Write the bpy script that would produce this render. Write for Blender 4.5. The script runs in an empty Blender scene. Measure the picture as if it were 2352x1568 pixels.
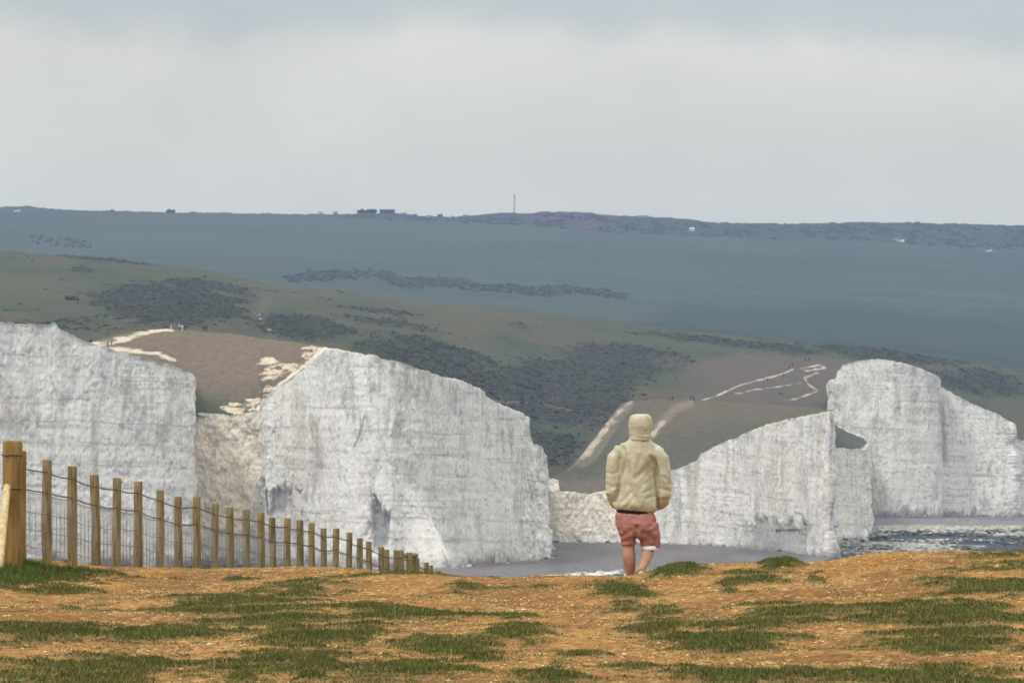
import bpy, math, random
import numpy as np
from mathutils import Vector

scene = bpy.context.scene
COL = scene.collection
random.seed(7)
rng = np.random.default_rng(11)

# ------------------------------------------------------------------ camera
F = 13067.0            # focal length in units of a 2352-wide frame (200 mm on 36 mm)
EYE = 40.0             # camera height above the sea, metres
HOR = 946.0            # row of the true horizon in that frame
cam_d = bpy.data.cameras.new("camera")
cam = bpy.data.objects.new("camera", cam_d)
COL.objects.link(cam)
cam_d.lens = 200.0
cam_d.sensor_width = 36.0
cam_d.shift_y = (HOR - 784.0) / 2352.0
cam_d.clip_start = 0.5
cam_d.clip_end = 30000
cam.location = (0, 0, EYE)
cam.rotation_euler = (math.radians(90), 0, 0)
scene.camera = cam
cam_d.dof.use_dof = True
cam_d.dof.focus_distance = 61.0
cam_d.dof.aperture_fstop = 16.0

# ------------------------------------------------------------------ light
SUN_EL, SUN_AZ = math.radians(53), math.radians(230)   # azimuth clockwise from +Y: behind, to the left
world = bpy.data.worlds.new("World")
scene.world = world
world.use_nodes = True
nt = world.node_tree
nt.nodes.clear()
N = nt.nodes.new
L = nt.links.new


def mth(op, a, b=None, tree=None):
    n = (tree or nt).nodes.new("ShaderNodeMath")
    n.operation = op
    for i, v in enumerate((a, b)):
        if v is None:
            continue
        if isinstance(v, (int, float)):
            n.inputs[i].default_value = v
        else:
            (tree or nt).links.new(v, n.inputs[i])
    return n.outputs[0]


def smooth(v, lo, hi, a=0.0, b=1.0, tree=None):
    n = (tree or nt).nodes.new("ShaderNodeMapRange")
    n.interpolation_type = 'SMOOTHSTEP'
    (tree or nt).links.new(v, n.inputs[0])
    n.inputs[1].default_value = lo
    n.inputs[2].default_value = hi
    n.inputs[3].default_value = a
    n.inputs[4].default_value = b
    return n.outputs[0]


sky = N("ShaderNodeTexSky")
sky.sky_type = 'NISHITA'
sky.sun_disc = False
sky.sun_elevation = SUN_EL
sky.sun_rotation = SUN_AZ
tc = N("ShaderNodeTexCoord")
sep = N("ShaderNodeSeparateXYZ")
L(tc.outputs["Generated"], sep.inputs[0])
zz = sep.outputs[2]
xx = sep.outputs[0]
mp = N("ShaderNodeMapping")
mp.inputs["Scale"].default_value = (1, 1, 1.7)
L(tc.outputs["Generated"], mp.inputs[0])
n1 = N("ShaderNodeTexNoise")
n1.inputs["Scale"].default_value = 22
n1.inputs["Detail"].default_value = 6
n1.inputs["Roughness"].default_value = 0.55
L(mp.outputs[0], n1.inputs["Vector"])
n2 = N("ShaderNodeTexNoise")
n2.inputs["Scale"].default_value = 7
n2.inputs["Detail"].default_value = 4
L(mp.outputs[0], n2.inputs["Vector"])
# top of the cloud bank: elevation falls from left to right, billowed by noise
bound = mth('ADD', mth('MULTIPLY', xx, -0.042), 0.0662)
bound = mth('ADD', bound, mth('MULTIPLY', mth('SUBTRACT', n1.outputs[0], 0.5), 0.020))
low = smooth(mth('SUBTRACT', bound, zz), -0.004, 0.005)
high = smooth(zz, 0.13, 0.32)
cover = mth('MAXIMUM', low, high)
cover = mth('MULTIPLY', cover, mth('ADD', mth('MULTIPLY', n2.outputs[0], 0.16), 0.87))
cover = mth('ADD', mth('MULTIPLY', cover, 0.34), 0.655)
# overcast luminance: zenith about three times the horizon
zc = mth('MAXIMUM', zz, 0.0)
lum = mth('ADD', mth('MULTIPLY', zc, 11.0), 6.75)
lum = mth('MULTIPLY', lum, mth('ADD', mth('MULTIPLY', n1.outputs[0], 0.34), 0.83))
ccol = N("ShaderNodeMix")
ccol.data_type = 'RGBA'
ccol.inputs["Factor"].default_value = 1.0
ccol.blend_type = 'MULTIPLY'
ccol.inputs[6].default_value = (1.0, 1.0, 1.0, 1)
comb = N("ShaderNodeCombineColor")
L(mth('MULTIPLY', lum, 1.025), comb.inputs[0])
L(mth('MULTIPLY', lum, 1.0), comb.inputs[1])
L(mth('MULTIPLY', lum, 0.90), comb.inputs[2])
mix = N("ShaderNodeMix")
mix.data_type = 'RGBA'
L(cover, mix.inputs["Factor"])
skm = N("ShaderNodeMix")
skm.data_type = 'RGBA'
skm.blend_type = 'MULTIPLY'
skm.inputs["Factor"].default_value = 1.0
L(sky.outputs[0], skm.inputs[6])
skm.inputs[7].default_value = (0.50, 0.64, 0.86, 1)
L(skm.outputs[2], mix.inputs[6])
L(comb.outputs[0], mix.inputs[7])
bg = N("ShaderNodeBackground")
bg.inputs["Strength"].default_value = 0.1
L(mix.outputs[2], bg.inputs["Color"])
wo = N("ShaderNodeOutputWorld")
L(bg.outputs[0], wo.inputs["Surface"])

sun_d = bpy.data.lights.new("sun", 'SUN')
sun_d.energy = 1.5
sun_d.angle = math.radians(12)
sun_d.color = (1.0, 0.96, 0.9)
sun = bpy.data.objects.new("sun", sun_d)
COL.objects.link(sun)
sd = Vector((math.sin(SUN_AZ) * math.cos(SUN_EL), math.cos(SUN_AZ) * math.cos(SUN_EL), math.sin(SUN_EL)))
sun.rotation_euler = sd.to_track_quat('Z', 'Y').to_euler()

vs = scene.view_settings
vs.view_transform = 'Standard'
vs.look = 'None'
vs.exposure = 0.0
vs.gamma = 1.0
vs.use_curve_mapping = False
scene.cycles.use_denoising = True
scene.cycles.max_bounces = 6
scene.cycles.volume_bounces = 1
scene.cycles.sample_clamp_indirect = 4


# ------------------------------------------------------------------ numpy noise
def _hash(ix, iy, seed):
    h = (ix.astype(np.int64) * 374761393 + iy.astype(np.int64) * 668265263 + seed * 974634777) & 0xFFFFFFFF
    h = ((h ^ (h >> 13)) * 1274126177) & 0xFFFFFFFF
    h = h ^ (h >> 16)
    return (h & 0xFFFFFF) / float(0xFFFFFF)


def vnoise(x, y, seed=0):
    x = np.asarray(x, float)
    y = np.asarray(y, float)
    x, y = np.broadcast_arrays(x, y)
    ix = np.floor(x)
    iy = np.floor(y)
    fx = x - ix
    fy = y - iy
    fx = fx * fx * fx * (fx * (fx * 6 - 15) + 10)
    fy = fy * fy * fy * (fy * (fy * 6 - 15) + 10)
    a = _hash(ix, iy, seed)
    b = _hash(ix + 1, iy, seed)
    c = _hash(ix, iy + 1, seed)
    d = _hash(ix + 1, iy + 1, seed)
    return (a + (b - a) * fx) * (1 - fy) + (c + (d - c) * fx) * fy


def fbm(x, y, seed=0, octv=4, gain=0.5):
    s = 0.0
    amp = 1.0
    tot = 0.0
    x = np.asarray(x, float)
    y = np.asarray(y, float)
    for o in range(octv):
        s = s + amp * vnoise(x * 2 ** o + 17.3 * o, y * 2 ** o - 9.1 * o, seed + o * 13)
        tot += amp
        amp *= gain
    return s / tot          # 0..1


def sstep(v, lo, hi):
    t = np.clip((v - lo) / (hi - lo), 0, 1)
    return t * t * (3 - 2 * t)


def lerp(a, b, t):
    return a + (b - a) * t


def seg_dist(px, py, poly):
    """distance of points to a polyline"""
    best = np.full(np.shape(px), 1e9)
    for (x0, y0), (x1, y1) in zip(poly[:-1], poly[1:]):
        dx, dy = x1 - x0, y1 - y0
        t = np.clip(((px - x0) * dx + (py - y0) * dy) / (dx * dx + dy * dy + 1e-9), 0, 1)
        best = np.minimum(best, np.hypot(px - x0 - t * dx, py - y0 - t * dy))
    return best


def in_poly(px, py, poly):
    inside = np.zeros(np.shape(px), bool)
    n = len(poly)
    for i in range(n):
        x0, y0 = poly[i]
        x1, y1 = poly[(i + 1) % n]
        c = ((y0 > py) != (y1 > py)) & (px < (x1 - x0) * (py - y0) / (y1 - y0 + 1e-12) + x0)
        inside ^= c
    return inside


def curve(pts):
    a = np.array(pts, float)
    g = np.arange(a[0, 0], a[-1, 0] + 1.0, 1.0)
    out = {}
    for k_ in range(1, a.shape[1]):
        w_ = 9 if k_ == 1 else 81
        kr = np.hanning(w_ + 2)[1:-1]
        yv = np.interp(g, a[:, 0], a[:, k_])
        out[k_] = np.convolve(np.pad(yv, w_ // 2, mode='reflect', reflect_type='odd'), kr / kr.sum(), mode='valid')
    return lambda q, k=1: np.interp(q, g, out[k])


# ------------------------------------------------------------------ object helpers
def link(name, me, parent=None):
    o = bpy.data.objects.new(name, me)
    COL.objects.link(o)
    if parent is not None:
        o.parent = parent
    return o


def np_mesh(name, verts, faces, mat=None, cols=None, smooth_=True):
    """faces: (n,k) int array"""
    me = bpy.data.meshes.new(name)
    verts = np.asarray(verts, np.float32)
    faces = np.asarray(faces, np.int32)
    n, k = faces.shape
    me.vertices.add(len(verts))
    me.vertices.foreach_set("co", verts.ravel())
    me.loops.add(n * k)
    me.loops.foreach_set("vertex_index", faces.ravel())
    me.polygons.add(n)
    me.polygons.foreach_set("loop_start", np.arange(0, n * k, k, dtype=np.int32))
    me.polygons.foreach_set("use_smooth", np.full(n, smooth_))
    me.update(calc_edges=True)
    if cols is not None:
        ca = me.color_attributes.new("Col", 'FLOAT_COLOR', 'POINT')
        c4 = np.ones((len(verts), 4), np.float32)
        c4[:, :3] = cols
        ca.data.foreach_set("color", c4.ravel())
    if mat is not None:
        me.materials.append(mat)
    me.validate()
    return me


def grid_faces(nr, nc, flip=False):
    i = np.arange(nr - 1)[:, None] * nc + np.arange(nc - 1)[None, :]
    f = np.stack([i, i + 1, i + nc + 1, i + nc], -1).reshape(-1, 4)
    return f[:, ::-1] if flip else f


def empty(name, label, cat, loc=(0, 0, 0), group=None):
    o = bpy.data.objects.new(name, None)
    COL.objects.link(o)
    o.location = loc
    o["label"] = label
    o["category"] = cat
    if group:
        o["group"] = group
    return o


def tag(o, label, cat, group=None):
    o["label"] = label
    o["category"] = cat
    if group:
        o["group"] = group
    return o


def struct(o):
    o["kind"] = "structure"
    return o


def stuff(o):
    o["kind"] = "stuff"
    return o


class MB:
    """collects tubes, lofts and boxes and builds ONE mesh"""

    def __init__(self):
        self.v = []
        self.f = []
        self.c = []

    def ring_loft(self, rings, cap0=True, cap1=True, col=None):
        """rings: list of (k,3) arrays with the same k"""
        k = len(rings[0])
        b = len(self.v)
        for r in rings:
            self.v.extend([tuple(p) for p in r])
        if col is not None:
            self.c.extend([col] * (k * len(rings)))
        for i in range(len(rings) - 1):
            for j in range(k):
                a = b + i * k + j
                c = b + i * k + (j + 1) % k
                self.f.append((a, c, c + k, a + k))
        if cap0:
            self.f.append(tuple(b + j for j in range(k))[::-1])
        if cap1:
            e = b + (len(rings) - 1) * k
            self.f.append(tuple(e + j for j in range(k)))

    def tube(self, pts, radii, k=8, col=None, squash=None):
        pts = [Vector(p) for p in pts]
        if isinstance(radii, (int, float)):
            radii = [radii] * len(pts)
        rings = []
        ref = None
        for i, p in enumerate(pts):
            t = (pts[min(i + 1, len(pts) - 1)] - pts[max(i - 1, 0)]).normalized()
            if ref is None:
                ref = Vector((0, 1, 0)) if abs(t.y) < 0.9 else Vector((1, 0, 0))
            a = (ref - t * ref.dot(t)).normalized()
            ref = a
            b2 = t.cross(a)
            rings.append([p + (a * math.cos(2 * math.pi * j / k) + b2 * math.sin(2 * math.pi * j / k)) * radii[i]
                          for j in range(k)])
        self.ring_loft(rings, col=col)

    def box(self, c, s, col=None):
        x, y, z = c
        a, b, d = s[0] / 2, s[1] / 2, s[2] / 2
        r0 = [(x - a, y - b, z - d), (x + a, y - b, z - d), (x + a, y + b, z - d), (x - a, y + b, z - d)]
        r1 = [(p[0], p[1], z + d) for p in r0]
        self.ring_loft([r0, r1], col=col)

    def build(self, name, mat, parent=None, smooth_=True):
        me = bpy.data.meshes.new(name)
        me.from_pydata(self.v, [], self.f)
        me.polygons.foreach_set("use_smooth", [smooth_] * len(me.polygons))
        if self.c:
            ca = me.color_attributes.new("Col", 'FLOAT_COLOR', 'POINT')
            c4 = np.ones((len(self.v), 4), np.float32)
            c4[:, :3] = np.array(self.c)
            ca.data.foreach_set("color", c4.ravel())
        me.materials.append(mat)
        me.update()
        return link(name, me, parent)


def at(px, y, D):
    """point at frame position (px, y) and distance D"""
    return np.array([(px - 1176.0) / F * D, D, EYE + (HOR - y) / F * D])


# ------------------------------------------------------------------ materials
def mat_base(name, rough=0.9, spec=0.2):
    m = bpy.data.materials.new(name)
    m.use_nodes = True
    t = m.node_tree
    b = t.nodes["Principled BSDF"]
    b.inputs["Roughness"].default_value = rough
    b.inputs["Specular IOR Level"].default_value = spec
    return m, t, b


def mat_attr(name, scale=(1, 1, 1), nscale=1.0, amount=0.35, bump=0.0, bdist=0.1, rough=0.92, detail=6, spec=0.15):
    """vertex albedo times fine object-space noise, with bump"""
    m, t, b = mat_base(name, rough, spec)
    at_ = t.nodes.new("ShaderNodeVertexColor")
    at_.layer_name = "Col"
    tcn = t.nodes.new("ShaderNodeTexCoord")
    mpn = t.nodes.new("ShaderNodeMapping")
    mpn.inputs["Scale"].default_value = scale
    t.links.new(tcn.outputs["Object"], mpn.inputs[0])
    nz = t.nodes.new("ShaderNodeTexNoise")
    nz.inputs["Scale"].default_value = nscale
    nz.inputs["Detail"].default_value = detail
    nz.inputs["Roughness"].default_value = 0.65
    t.links.new(mpn.outputs[0], nz.inputs["Vector"])
    f = smooth(nz.outputs[0], 0.3, 0.7, 1 - amount, 1 + amount, tree=t)
    mx = t.nodes.new("ShaderNodeVectorMath")
    mx.operation = 'SCALE'
    t.links.new(at_.outputs[0], mx.inputs[0])
    t.links.new(f, mx.inputs["Scale"])
    t.links.new(mx.outputs[0], b.inputs["Base Color"])
    if bump:
        bp = t.nodes.new("ShaderNodeBump")
        bp.inputs["Strength"].default_value = bump
        bp.inputs["Distance"].default_value = bdist
        t.links.new(nz.outputs[0], bp.inputs["Height"])
        t.links.new(bp.outputs[0], b.inputs["Normal"])
    return m


def mat_two(name, c1, c2, scale=(1, 1, 1), nscale=5.0, bump=0.0, bdist=0.01, rough=0.85, spec=0.2, lo=0.35, hi=0.65, sheen=0):
    m, t, b = mat_base(name, rough, spec)
    tcn = t.nodes.new("ShaderNodeTexCoord")
    mpn = t.nodes.new("ShaderNodeMapping")
    mpn.inputs["Scale"].default_value = scale
    t.links.new(tcn.outputs["Object"], mpn.inputs[0])
    nz = t.nodes.new("ShaderNodeTexNoise")
    nz.inputs["Scale"].default_value = nscale
    nz.inputs["Detail"].default_value = 6
    t.links.new(mpn.outputs[0], nz.inputs["Vector"])
    f = smooth(nz.outputs[0], lo, hi, tree=t)
    mx = t.nodes.new("ShaderNodeMix")
    mx.data_type = 'RGBA'
    t.links.new(f, mx.inputs["Factor"])
    mx.inputs[6].default_value = (*c1, 1)
    mx.inputs[7].default_value = (*c2, 1)
    t.links.new(mx.outputs[2], b.inputs["Base Color"])
    if bump:
        bp = t.nodes.new("ShaderNodeBump")
        bp.inputs["Strength"].default_value = bump
        bp.inputs["Distance"].default_value = bdist
        t.links.new(nz.outputs[0], bp.inputs["Height"])
        t.links.new(bp.outputs[0], b.inputs["Normal"])
    return m


M_chalk = mat_attr("chalk", (1, 1, 0.8), 2.2, 0.13, 0.16, 0.4, 0.95, 9)
M_down = mat_attr("downland", (1, 0.35, 1), 0.7, 0.22, 0.3, 0.3, 0.97, 6)
M_far = mat_attr("far_fields", (1, 0.3, 1), 0.06, 0.10, 0.0, 0.1, 0.97, 5)
M_beach = mat_attr("shingle", (1, 0.3, 1), 1.1, 0.25, 0.4, 0.15, 0.8, 7)
M_dirt = mat_attr("dry_earth", (1, 0.5, 1), 14.0, 0.38, 0.8, 0.02, 0.95, 8)
M_leaf = mat_attr("scrub_leaf", (1, 1, 1), 1.4, 0.35, 0.0, 0.1, 0.9, 4)
M_blade = mat_attr("grass_blade", (1, 1, 1), 4.0, 0.15, 0.0, 0.1, 0.75, 2)
M_stone = mat_attr("flint", (1, 1, 1), 40.0, 0.2, 0.0, 0.1, 0.8, 3)

# ------------------------------------------------------------------ sea and base sheet
m, t, b = mat_base("sea_water", 0.6, 0.08)
b.inputs["Base Color"].default_value = (0.022, 0.032, 0.055, 1)
nz = t.nodes.new("ShaderNodeTexNoise")
nz.inputs["Scale"].default_value = 0.5
nz.inputs["Detail"].default_value = 5
tcn = t.nodes.new("ShaderNodeTexCoord")
t.links.new(tcn.outputs["Object"], nz.inputs["Vector"])
bp = t.nodes.new("ShaderNodeBump")
bp.inputs["Strength"].default_value = 0.6
bp.inputs["Distance"].default_value = 0.6
t.links.new(nz.outputs[0], bp.inputs["Height"])
t.links.new(bp.outputs[0], b.inputs["Normal"])
M_sea = m
gx = np.linspace(-2600, 2600, 27)
gy = np.linspace(-250, 9500, 35)
GX, GY = np.meshgrid(gx, gy)
v = np.stack([GX, GY, np.zeros_like(GX)], -1).reshape(-1, 3)
struct(link("sea", np_mesh("sea", v, grid_faces(35, 27), M_sea)))


# ------------------------------------------------------------------ hills as lofted sheets
class Sheet:
    def __init__(self, name, pxr, nc, nr, top, bot, mat, colfn, ease=1.0, disp=None, back=True):
        """top/bot: curves of (px, y, D)"""
        self.top, self.bot, self.ease = top, bot, ease
        q = np.linspace(pxr[0], pxr[1], nc)
        vv = np.linspace(0, 1, nr)
        Q, V = np.meshgrid(q, vv)
        Y = lerp(bot(Q, 1), top(Q, 1), V)
        D = lerp(bot(Q, 2), top(Q, 2), V ** ease)
        X = (Q - 1176.0) / F * D
        Z = EYE + (HOR - Y) / F * D
        if disp is not None:
            Z = Z + disp(X, D, Q, Y, V)
        C = colfn(Q, Y, X, D, V)
        P = np.stack([X, D, Z], -1)
        if back:      # the ground goes on behind the brow, falling away
            for dd, dz in ((25, -2.0), (90, -14), (220, -45)):
                r = P[nr - 1].copy()
                r[:, 1] += dd
                r[:, 0] *= (r[:, 1] / P[nr - 1][:, 1])
                r[:, 2] = np.maximum(r[:, 2] + dz, -2.5)
                P = np.concatenate([P, r[None]], 0)
                C = np.concatenate([C, C[nr - 1][None]], 0)
        self.P, self.C, self.Q, self.Y, self.V = P, C, Q, Y, V
        nr2 = P.shape[0]
        self.obj = struct(link(name, np_mesh(name, P.reshape(-1, 3), grid_faces(nr2, nc), mat, C.reshape(-1, 3))))

    def depth(self, px, y):
        yt, yb = self.top(px, 1), self.bot(px, 1)
        v = np.clip((y - yb) / (yt - yb), 0, 1)
        return lerp(self.bot(px, 2), self.top(px, 2), v ** self.ease)

    def on(self, px, y):
        yt = self.top(px, 1)
        y = max(y, yt)
        i = int(np.argmin(np.abs(self.Q[0] - px)))
        col = self.Y[:, i]
        j = int(np.argmin(np.abs(col - y)))
        return self.P[j, i]


def mixc(C, rgb, m):
    return C * (1 - m[..., None]) + np.array(rgb) * m[..., None]


# ---- far hill with the skyline
sky_top = curve([(-120, 476, 5600), (0, 476, 5600), (60, 474, 5600), (130, 480, 5600), (200, 483, 5600), (300, 486, 5600),
                 (470, 489, 5600), (600, 490, 5600), (720, 492, 5600), (800, 491, 5600), (870, 489, 5600), (910, 491, 5600),
                 (960, 495, 5600), (1040, 498, 5600), (1085, 495, 5600), (1110, 491, 5600), (1180, 489, 5600),
                 (1225, 490, 5600), (1238, 487, 5600), (1300, 487, 5600), (1362, 488, 5600), (1385, 494, 5600), (1470, 497, 5600),
                 (1530, 500, 5600), (1580, 503, 5600), (1630, 510, 5600), (1700, 513, 5600), (1800, 514, 5600),
                 (1900, 512, 5600), (2000, 511, 5600), (2100, 512, 5600), (2200, 514, 5600), (2300, 517, 5600), (2480, 518, 5600)])
far_bot = curve([(-120, 700, 2900), (600, 700, 2900), (1400, 800, 2900), (2480, 920, 2900)])
belt_lo = curve([(-200, 470), (640, 488), (800, 500), (1100, 513), (1250, 522), (1400, 534), (1700, 549), (2000, 556), (2200, 568), (2480, 580)])
scrub_mid = [(668, 640), (760, 634), (860, 626), (930, 650), (1020, 648), (1100, 660), (1240, 668), (1330, 668), (1430, 680)]


def far_col(Q, Y, X, D, V):
    n = fbm(X / 60, D / 240, 3, 4)
    C = np.empty(Q.shape + (3,))
    C[:] = (0.040, 0.056, 0.048)
    C = mixc(C, (0.036, 0.052, 0.052), sstep(n, 0.35, 0.7) * 0.7)
    # lower field, a little darker and greener
    edge = np.interp(Q, [1300, 1560, 1900, 2352, 2480], [800, 692, 698, 722, 730])
    C = mixc(C, (0.018, 0.031, 0.027), sstep(Y - edge + 30 * (n - .5), -22, 34) * 0.8)
    # long mown strips
    C = C * (1 + 0.7 * (fbm(X / 260, D / 90, 8, 4)[..., None] - 0.5))
    trk = fbm(X / 400, D / 26 + X / 300, 18, 2)
    C = mixc(C, (0.075, 0.085, 0.06), sstep(.012 - np.abs(trk - .5), 0, .012) * .35)
    # the belt of scrub and gardens under the skyline
    bl = belt_lo(Q)
    mb = sstep(bl - Y + 9 * (fbm(X / 14, D / 70, 21, 3) - .5), -1, 3) * sstep(Q, 620, 800)
    C = mixc(C, (0.028, 0.034, 0.046), mb * (0.45 + 0.5 * fbm(X / 8, D / 40, 5, 3)))
    # heath on the rounded hilltop
    mh = sstep(Q, 1205, 1235) * (1 - sstep(Q, 1372, 1440)) * sstep(bl - Y, 2, 8)
    C = mixc(C, (0.060, 0.040, 0.062), mh * 0.8)
    d = seg_dist(Q, Y, scrub_mid)
    C = mixc(C, (0.034, 0.042, 0.056), sstep(-d + 16 * fbm(X / 10, D / 40, 9, 3), -6, 4) * 0.7)
    return C


far = Sheet("far_hill", (-120, 2480), 900, 260, sky_top, far_bot, M_far, far_col, 1.15,
            disp=lambda X, D, Q, Y, V: (fbm(X / 50, D / 200, 31, 3) - 0.5) * 2.0 * (1 - V) +
            (fbm(X / 7, D * 0, 77, 3) - 0.5) * 1.8 * sstep(V, .97, 1.0))

# ---- middle downs with scrub
mid_top = curve([(-120, 574, 2750), (0, 577, 2750), (100, 584, 2750), (200, 591, 2750), (330, 603, 2750), (430, 616, 2750),
                 (520, 631, 2720), (600, 646, 2700), (700, 659, 2680), (800, 669, 2660), (900, 682, 2650), (1000, 694, 2640),
                 (1100, 703, 2640), (1200, 714, 2640), (1300, 726, 2640), (1400, 738, 2640), (1500, 749, 2640), (1600, 761, 2650),
                 (1700, 771, 2660), (1800, 780, 2680), (1900, 790, 2700), (2000, 801, 2720), (2100, 814, 2740), (2200, 830, 2740),
                 (2352, 852, 2740), (2480, 872, 2740)])
mid_bot = curve([(-120, 800, 1680), (200, 805, 1680), (380, 800, 1690), (600, 850, 1690), (750, 850, 1690), (900, 890, 1690),
                 (1000, 930, 1690), (1100, 985, 1690), (1180, 1050, 1700), (1240, 1120, 1710), (1320, 1130, 1730),
                 (1420, 1060, 1800), (1500, 1000, 1960), (1700, 970, 2080), (1900, 960, 2200), (2000, 930, 2260), (2160, 940, 2300),
                 (2300, 1030, 2330), (2480, 1060, 2330)])


def mid_scrub(Q, Y, X, D):
    """0..1: how scrubby the middle downs are"""
    n = fbm(X / 16, D / 70, 41, 4)
    n2 = fbm(X / 5, D / 18, 42, 3)
    s = np.zeros(np.shape(Q))

    def blob(cx, cy, rx, ry, tilt=0.0, w=1.0):
        u = (Q - cx) / rx
        w_ = (Y - cy - tilt * (Q - cx)) / ry
        return w * (1 - np.sqrt(u * u + w_ * w_))
    s = np.maximum(s, blob(385, 700, 220, 58, 0.06, 1.6))
    s = np.maximum(s, blob(440, 655, 90, 26, 0.05, 1.2))
    s = np.maximum(s, blob(700, 755, 140, 40, 0.12, 1.5))
    s = np.maximum(s, blob(520, 665, 120, 16, 0.22, 0.9))
    s = np.maximum(s, blob(900, 740, 170, 22, 0.10, 0.8))
    s = np.maximum(s, blob(880, 715, 150, 8, 0.10, 1.0))
    s = np.maximum(s, blob(1000, 830, 240, 60, 0.20, 1.3))
    s = np.maximum(s, blob(1280, 900, 260, 90, 0.10, 1.5))
    s = np.maximum(s, blob(1420, 830, 260, 50, 0.05, 1.1))
    s = np.maximum(s, blob(1700, 790, 300, 12, 0.10, 1.2))
    s = np.maximum(s, blob(2020, 815, 260, 22, 0.12, 1.2))
    s = np.maximum(s, blob(2260, 880, 160, 45, 0.12, 1.0))
    s = np.maximum(s, blob(190, 621, 36, 9, 0.02, 1.5))
    s = np.maximum(s, blob(40, 573, 45, 10, 0.06, 1.8))
    s = np.maximum(s, blob(240, 598, 160, 5, 0.10, 1.4))
    s = np.maximum(s, blob(110, 745, 200, 26, 0.02, 0.5))
    s = np.maximum(s, blob(1260, 1040, 90, 60, 0.0, 1.0))
    s = np.clip(s, 0, 1)
    bare = sstep(Q, 1500, 1680) * sstep(Y - np.interp(Q, [1500, 1700, 1980, 2100], [850, 806, 826, 830]), -2, 10) * (1 - sstep(Q, 2000, 2060))
    return np.clip(sstep(s + 0.9 * (n - .5) + 0.45 * (n2 - .5), 0.10, 0.62), 0, 1) * (1 - bare), bare


CH = [[(1340, 1045), (1375, 1000), (1410, 955), (1447, 924)]]
B3_paths = [([(1600, 925), (1650, 908), (1700, 885), (1760, 868), (1800, 857), (1822, 848)], 3.0),
            ([(1800, 920), (1830, 915), (1878, 898), (1858, 885), (1848, 868), (1880, 856)], 2.6),
            ([(1840, 845), (1880, 838), (1895, 845), (1850, 851)], 3.0),
            ([(1690, 905), (1760, 892), (1840, 880)], 1.5)]


def mid_col(Q, Y, X, D, V):
    s, bare = mid_scrub(Q, Y, X, D)
    n = fbm(X / 30, D / 140, 51, 4)
    n3 = fbm(X / 9, D / 30, 52, 4)
    C = np.empty(Q.shape + (3,))
    C[:] = (0.084, 0.082, 0.045)
    C = mixc(C, (0.110, 0.085, 0.047), sstep(n, 0.42, 0.66) * 0.8)
    C = mixc(C, (0.052, 0.068, 0.034), sstep(fbm(X / 18, D / 60, 55, 3), .5, .7) * 0.7)
    C = mixc(C, (0.14, 0.118, 0.075), sstep(40 - (Y - mid_top(Q, 1)), 0, 60) * sstep(Q, 450, 700) * (1 - sstep(Q, 1000, 1500)) * 0.55)
    dk = np.empty_like(C)
    dk[:] = (0.036, 0.043, 0.028)
    dk = mixc(dk, (0.050, 0.041, 0.038), sstep(n3, .42, .62) * 0.8)
    C = C * (1 - s[..., None]) + dk * s[..., None]
    C = C * np.array([.64, .69, .66])
    C = mixc(C, (0.092, 0.069, 0.055), bare * (0.6 + 0.4 * n3))
    for pl, w in B3_paths:
        d = seg_dist(Q, Y, pl)
        C = mixc(C, (0.44, 0.40, 0.345), sstep(w * .45 + 4.5 * (fbm(X / 2.6, (EYE + (HOR - Y) / F * D) / .9, 58, 4) - .52) - d, -1.6, 1.6) * .9)
    d = seg_dist(Q, Y, [(612, 690), (596, 722), (598, 738), (612, 756), (628, 766)])
    C = mixc(C, (0.34, 0.32, 0.26), sstep(2.6 + 3 * (n3 - .5) - d, -1, 1) * sstep(Y, 715, 735) * .9)
    C = mixc(C, (0.11, 0.105, 0.06), sstep(14 - d, -8, 8) * 0.3)
    d = seg_dist(Q, Y, [(1140, 925), (1200, 926), (1310, 942)])
    C = mixc(C, (0.15, 0.12, 0.10), sstep(2 - d, -1, 1) * .7)
    return C


mid = Sheet("downland_hill", (-120, 2480), 1100, 320, mid_top, mid_bot, M_down, mid_col, 1.25,
            disp=lambda X, D, Q, Y, V: (fbm(X / 25, D / 90, 61, 4) - .5) * 1.6 + mid_scrub(Q, Y, X, D)[0] * 0.9 * fbm(X / 3.5, D / 12, 62, 3))

# ---- brown down behind the near cliffs
b1_top = curve([(120, 806, 1490), (170, 800, 1500), (205, 787, 1530), (240, 777, 1560), (300, 763, 1600), (345, 757, 1620),
                (380, 755, 1620), (440, 758, 1620), (520, 766, 1620), (600, 776, 1610), (660, 784, 1580), (700, 789, 1550),
                (750, 797, 1460), (775, 806, 1450)])
b1_bot = curve([(120, 828, 1425), (200, 822, 1425), (260, 842, 1428), (330, 878, 1434), (400, 925, 1444),
                (440, 955, 1452), (520, 957, 1456), (560, 957, 1456), (597, 948, 1454), (606, 925, 1451), (640, 893, 1448), (680, 862, 1444),
                (720, 830, 1436), (750, 806, 1428), (775, 812, 1428)])
b1_chalk = [[(590, 830), (625, 824), (655, 832), (700, 838), (735, 800), (690, 852), (640, 872), (612, 880), (598, 862), (618, 848)],
            [(520, 945), (555, 915), (600, 908), (640, 885), (650, 890), (606, 935), (600, 950), (540, 953)],
            [(700, 812), (735, 797), (760, 797), (722, 826), (706, 832)]]


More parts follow.
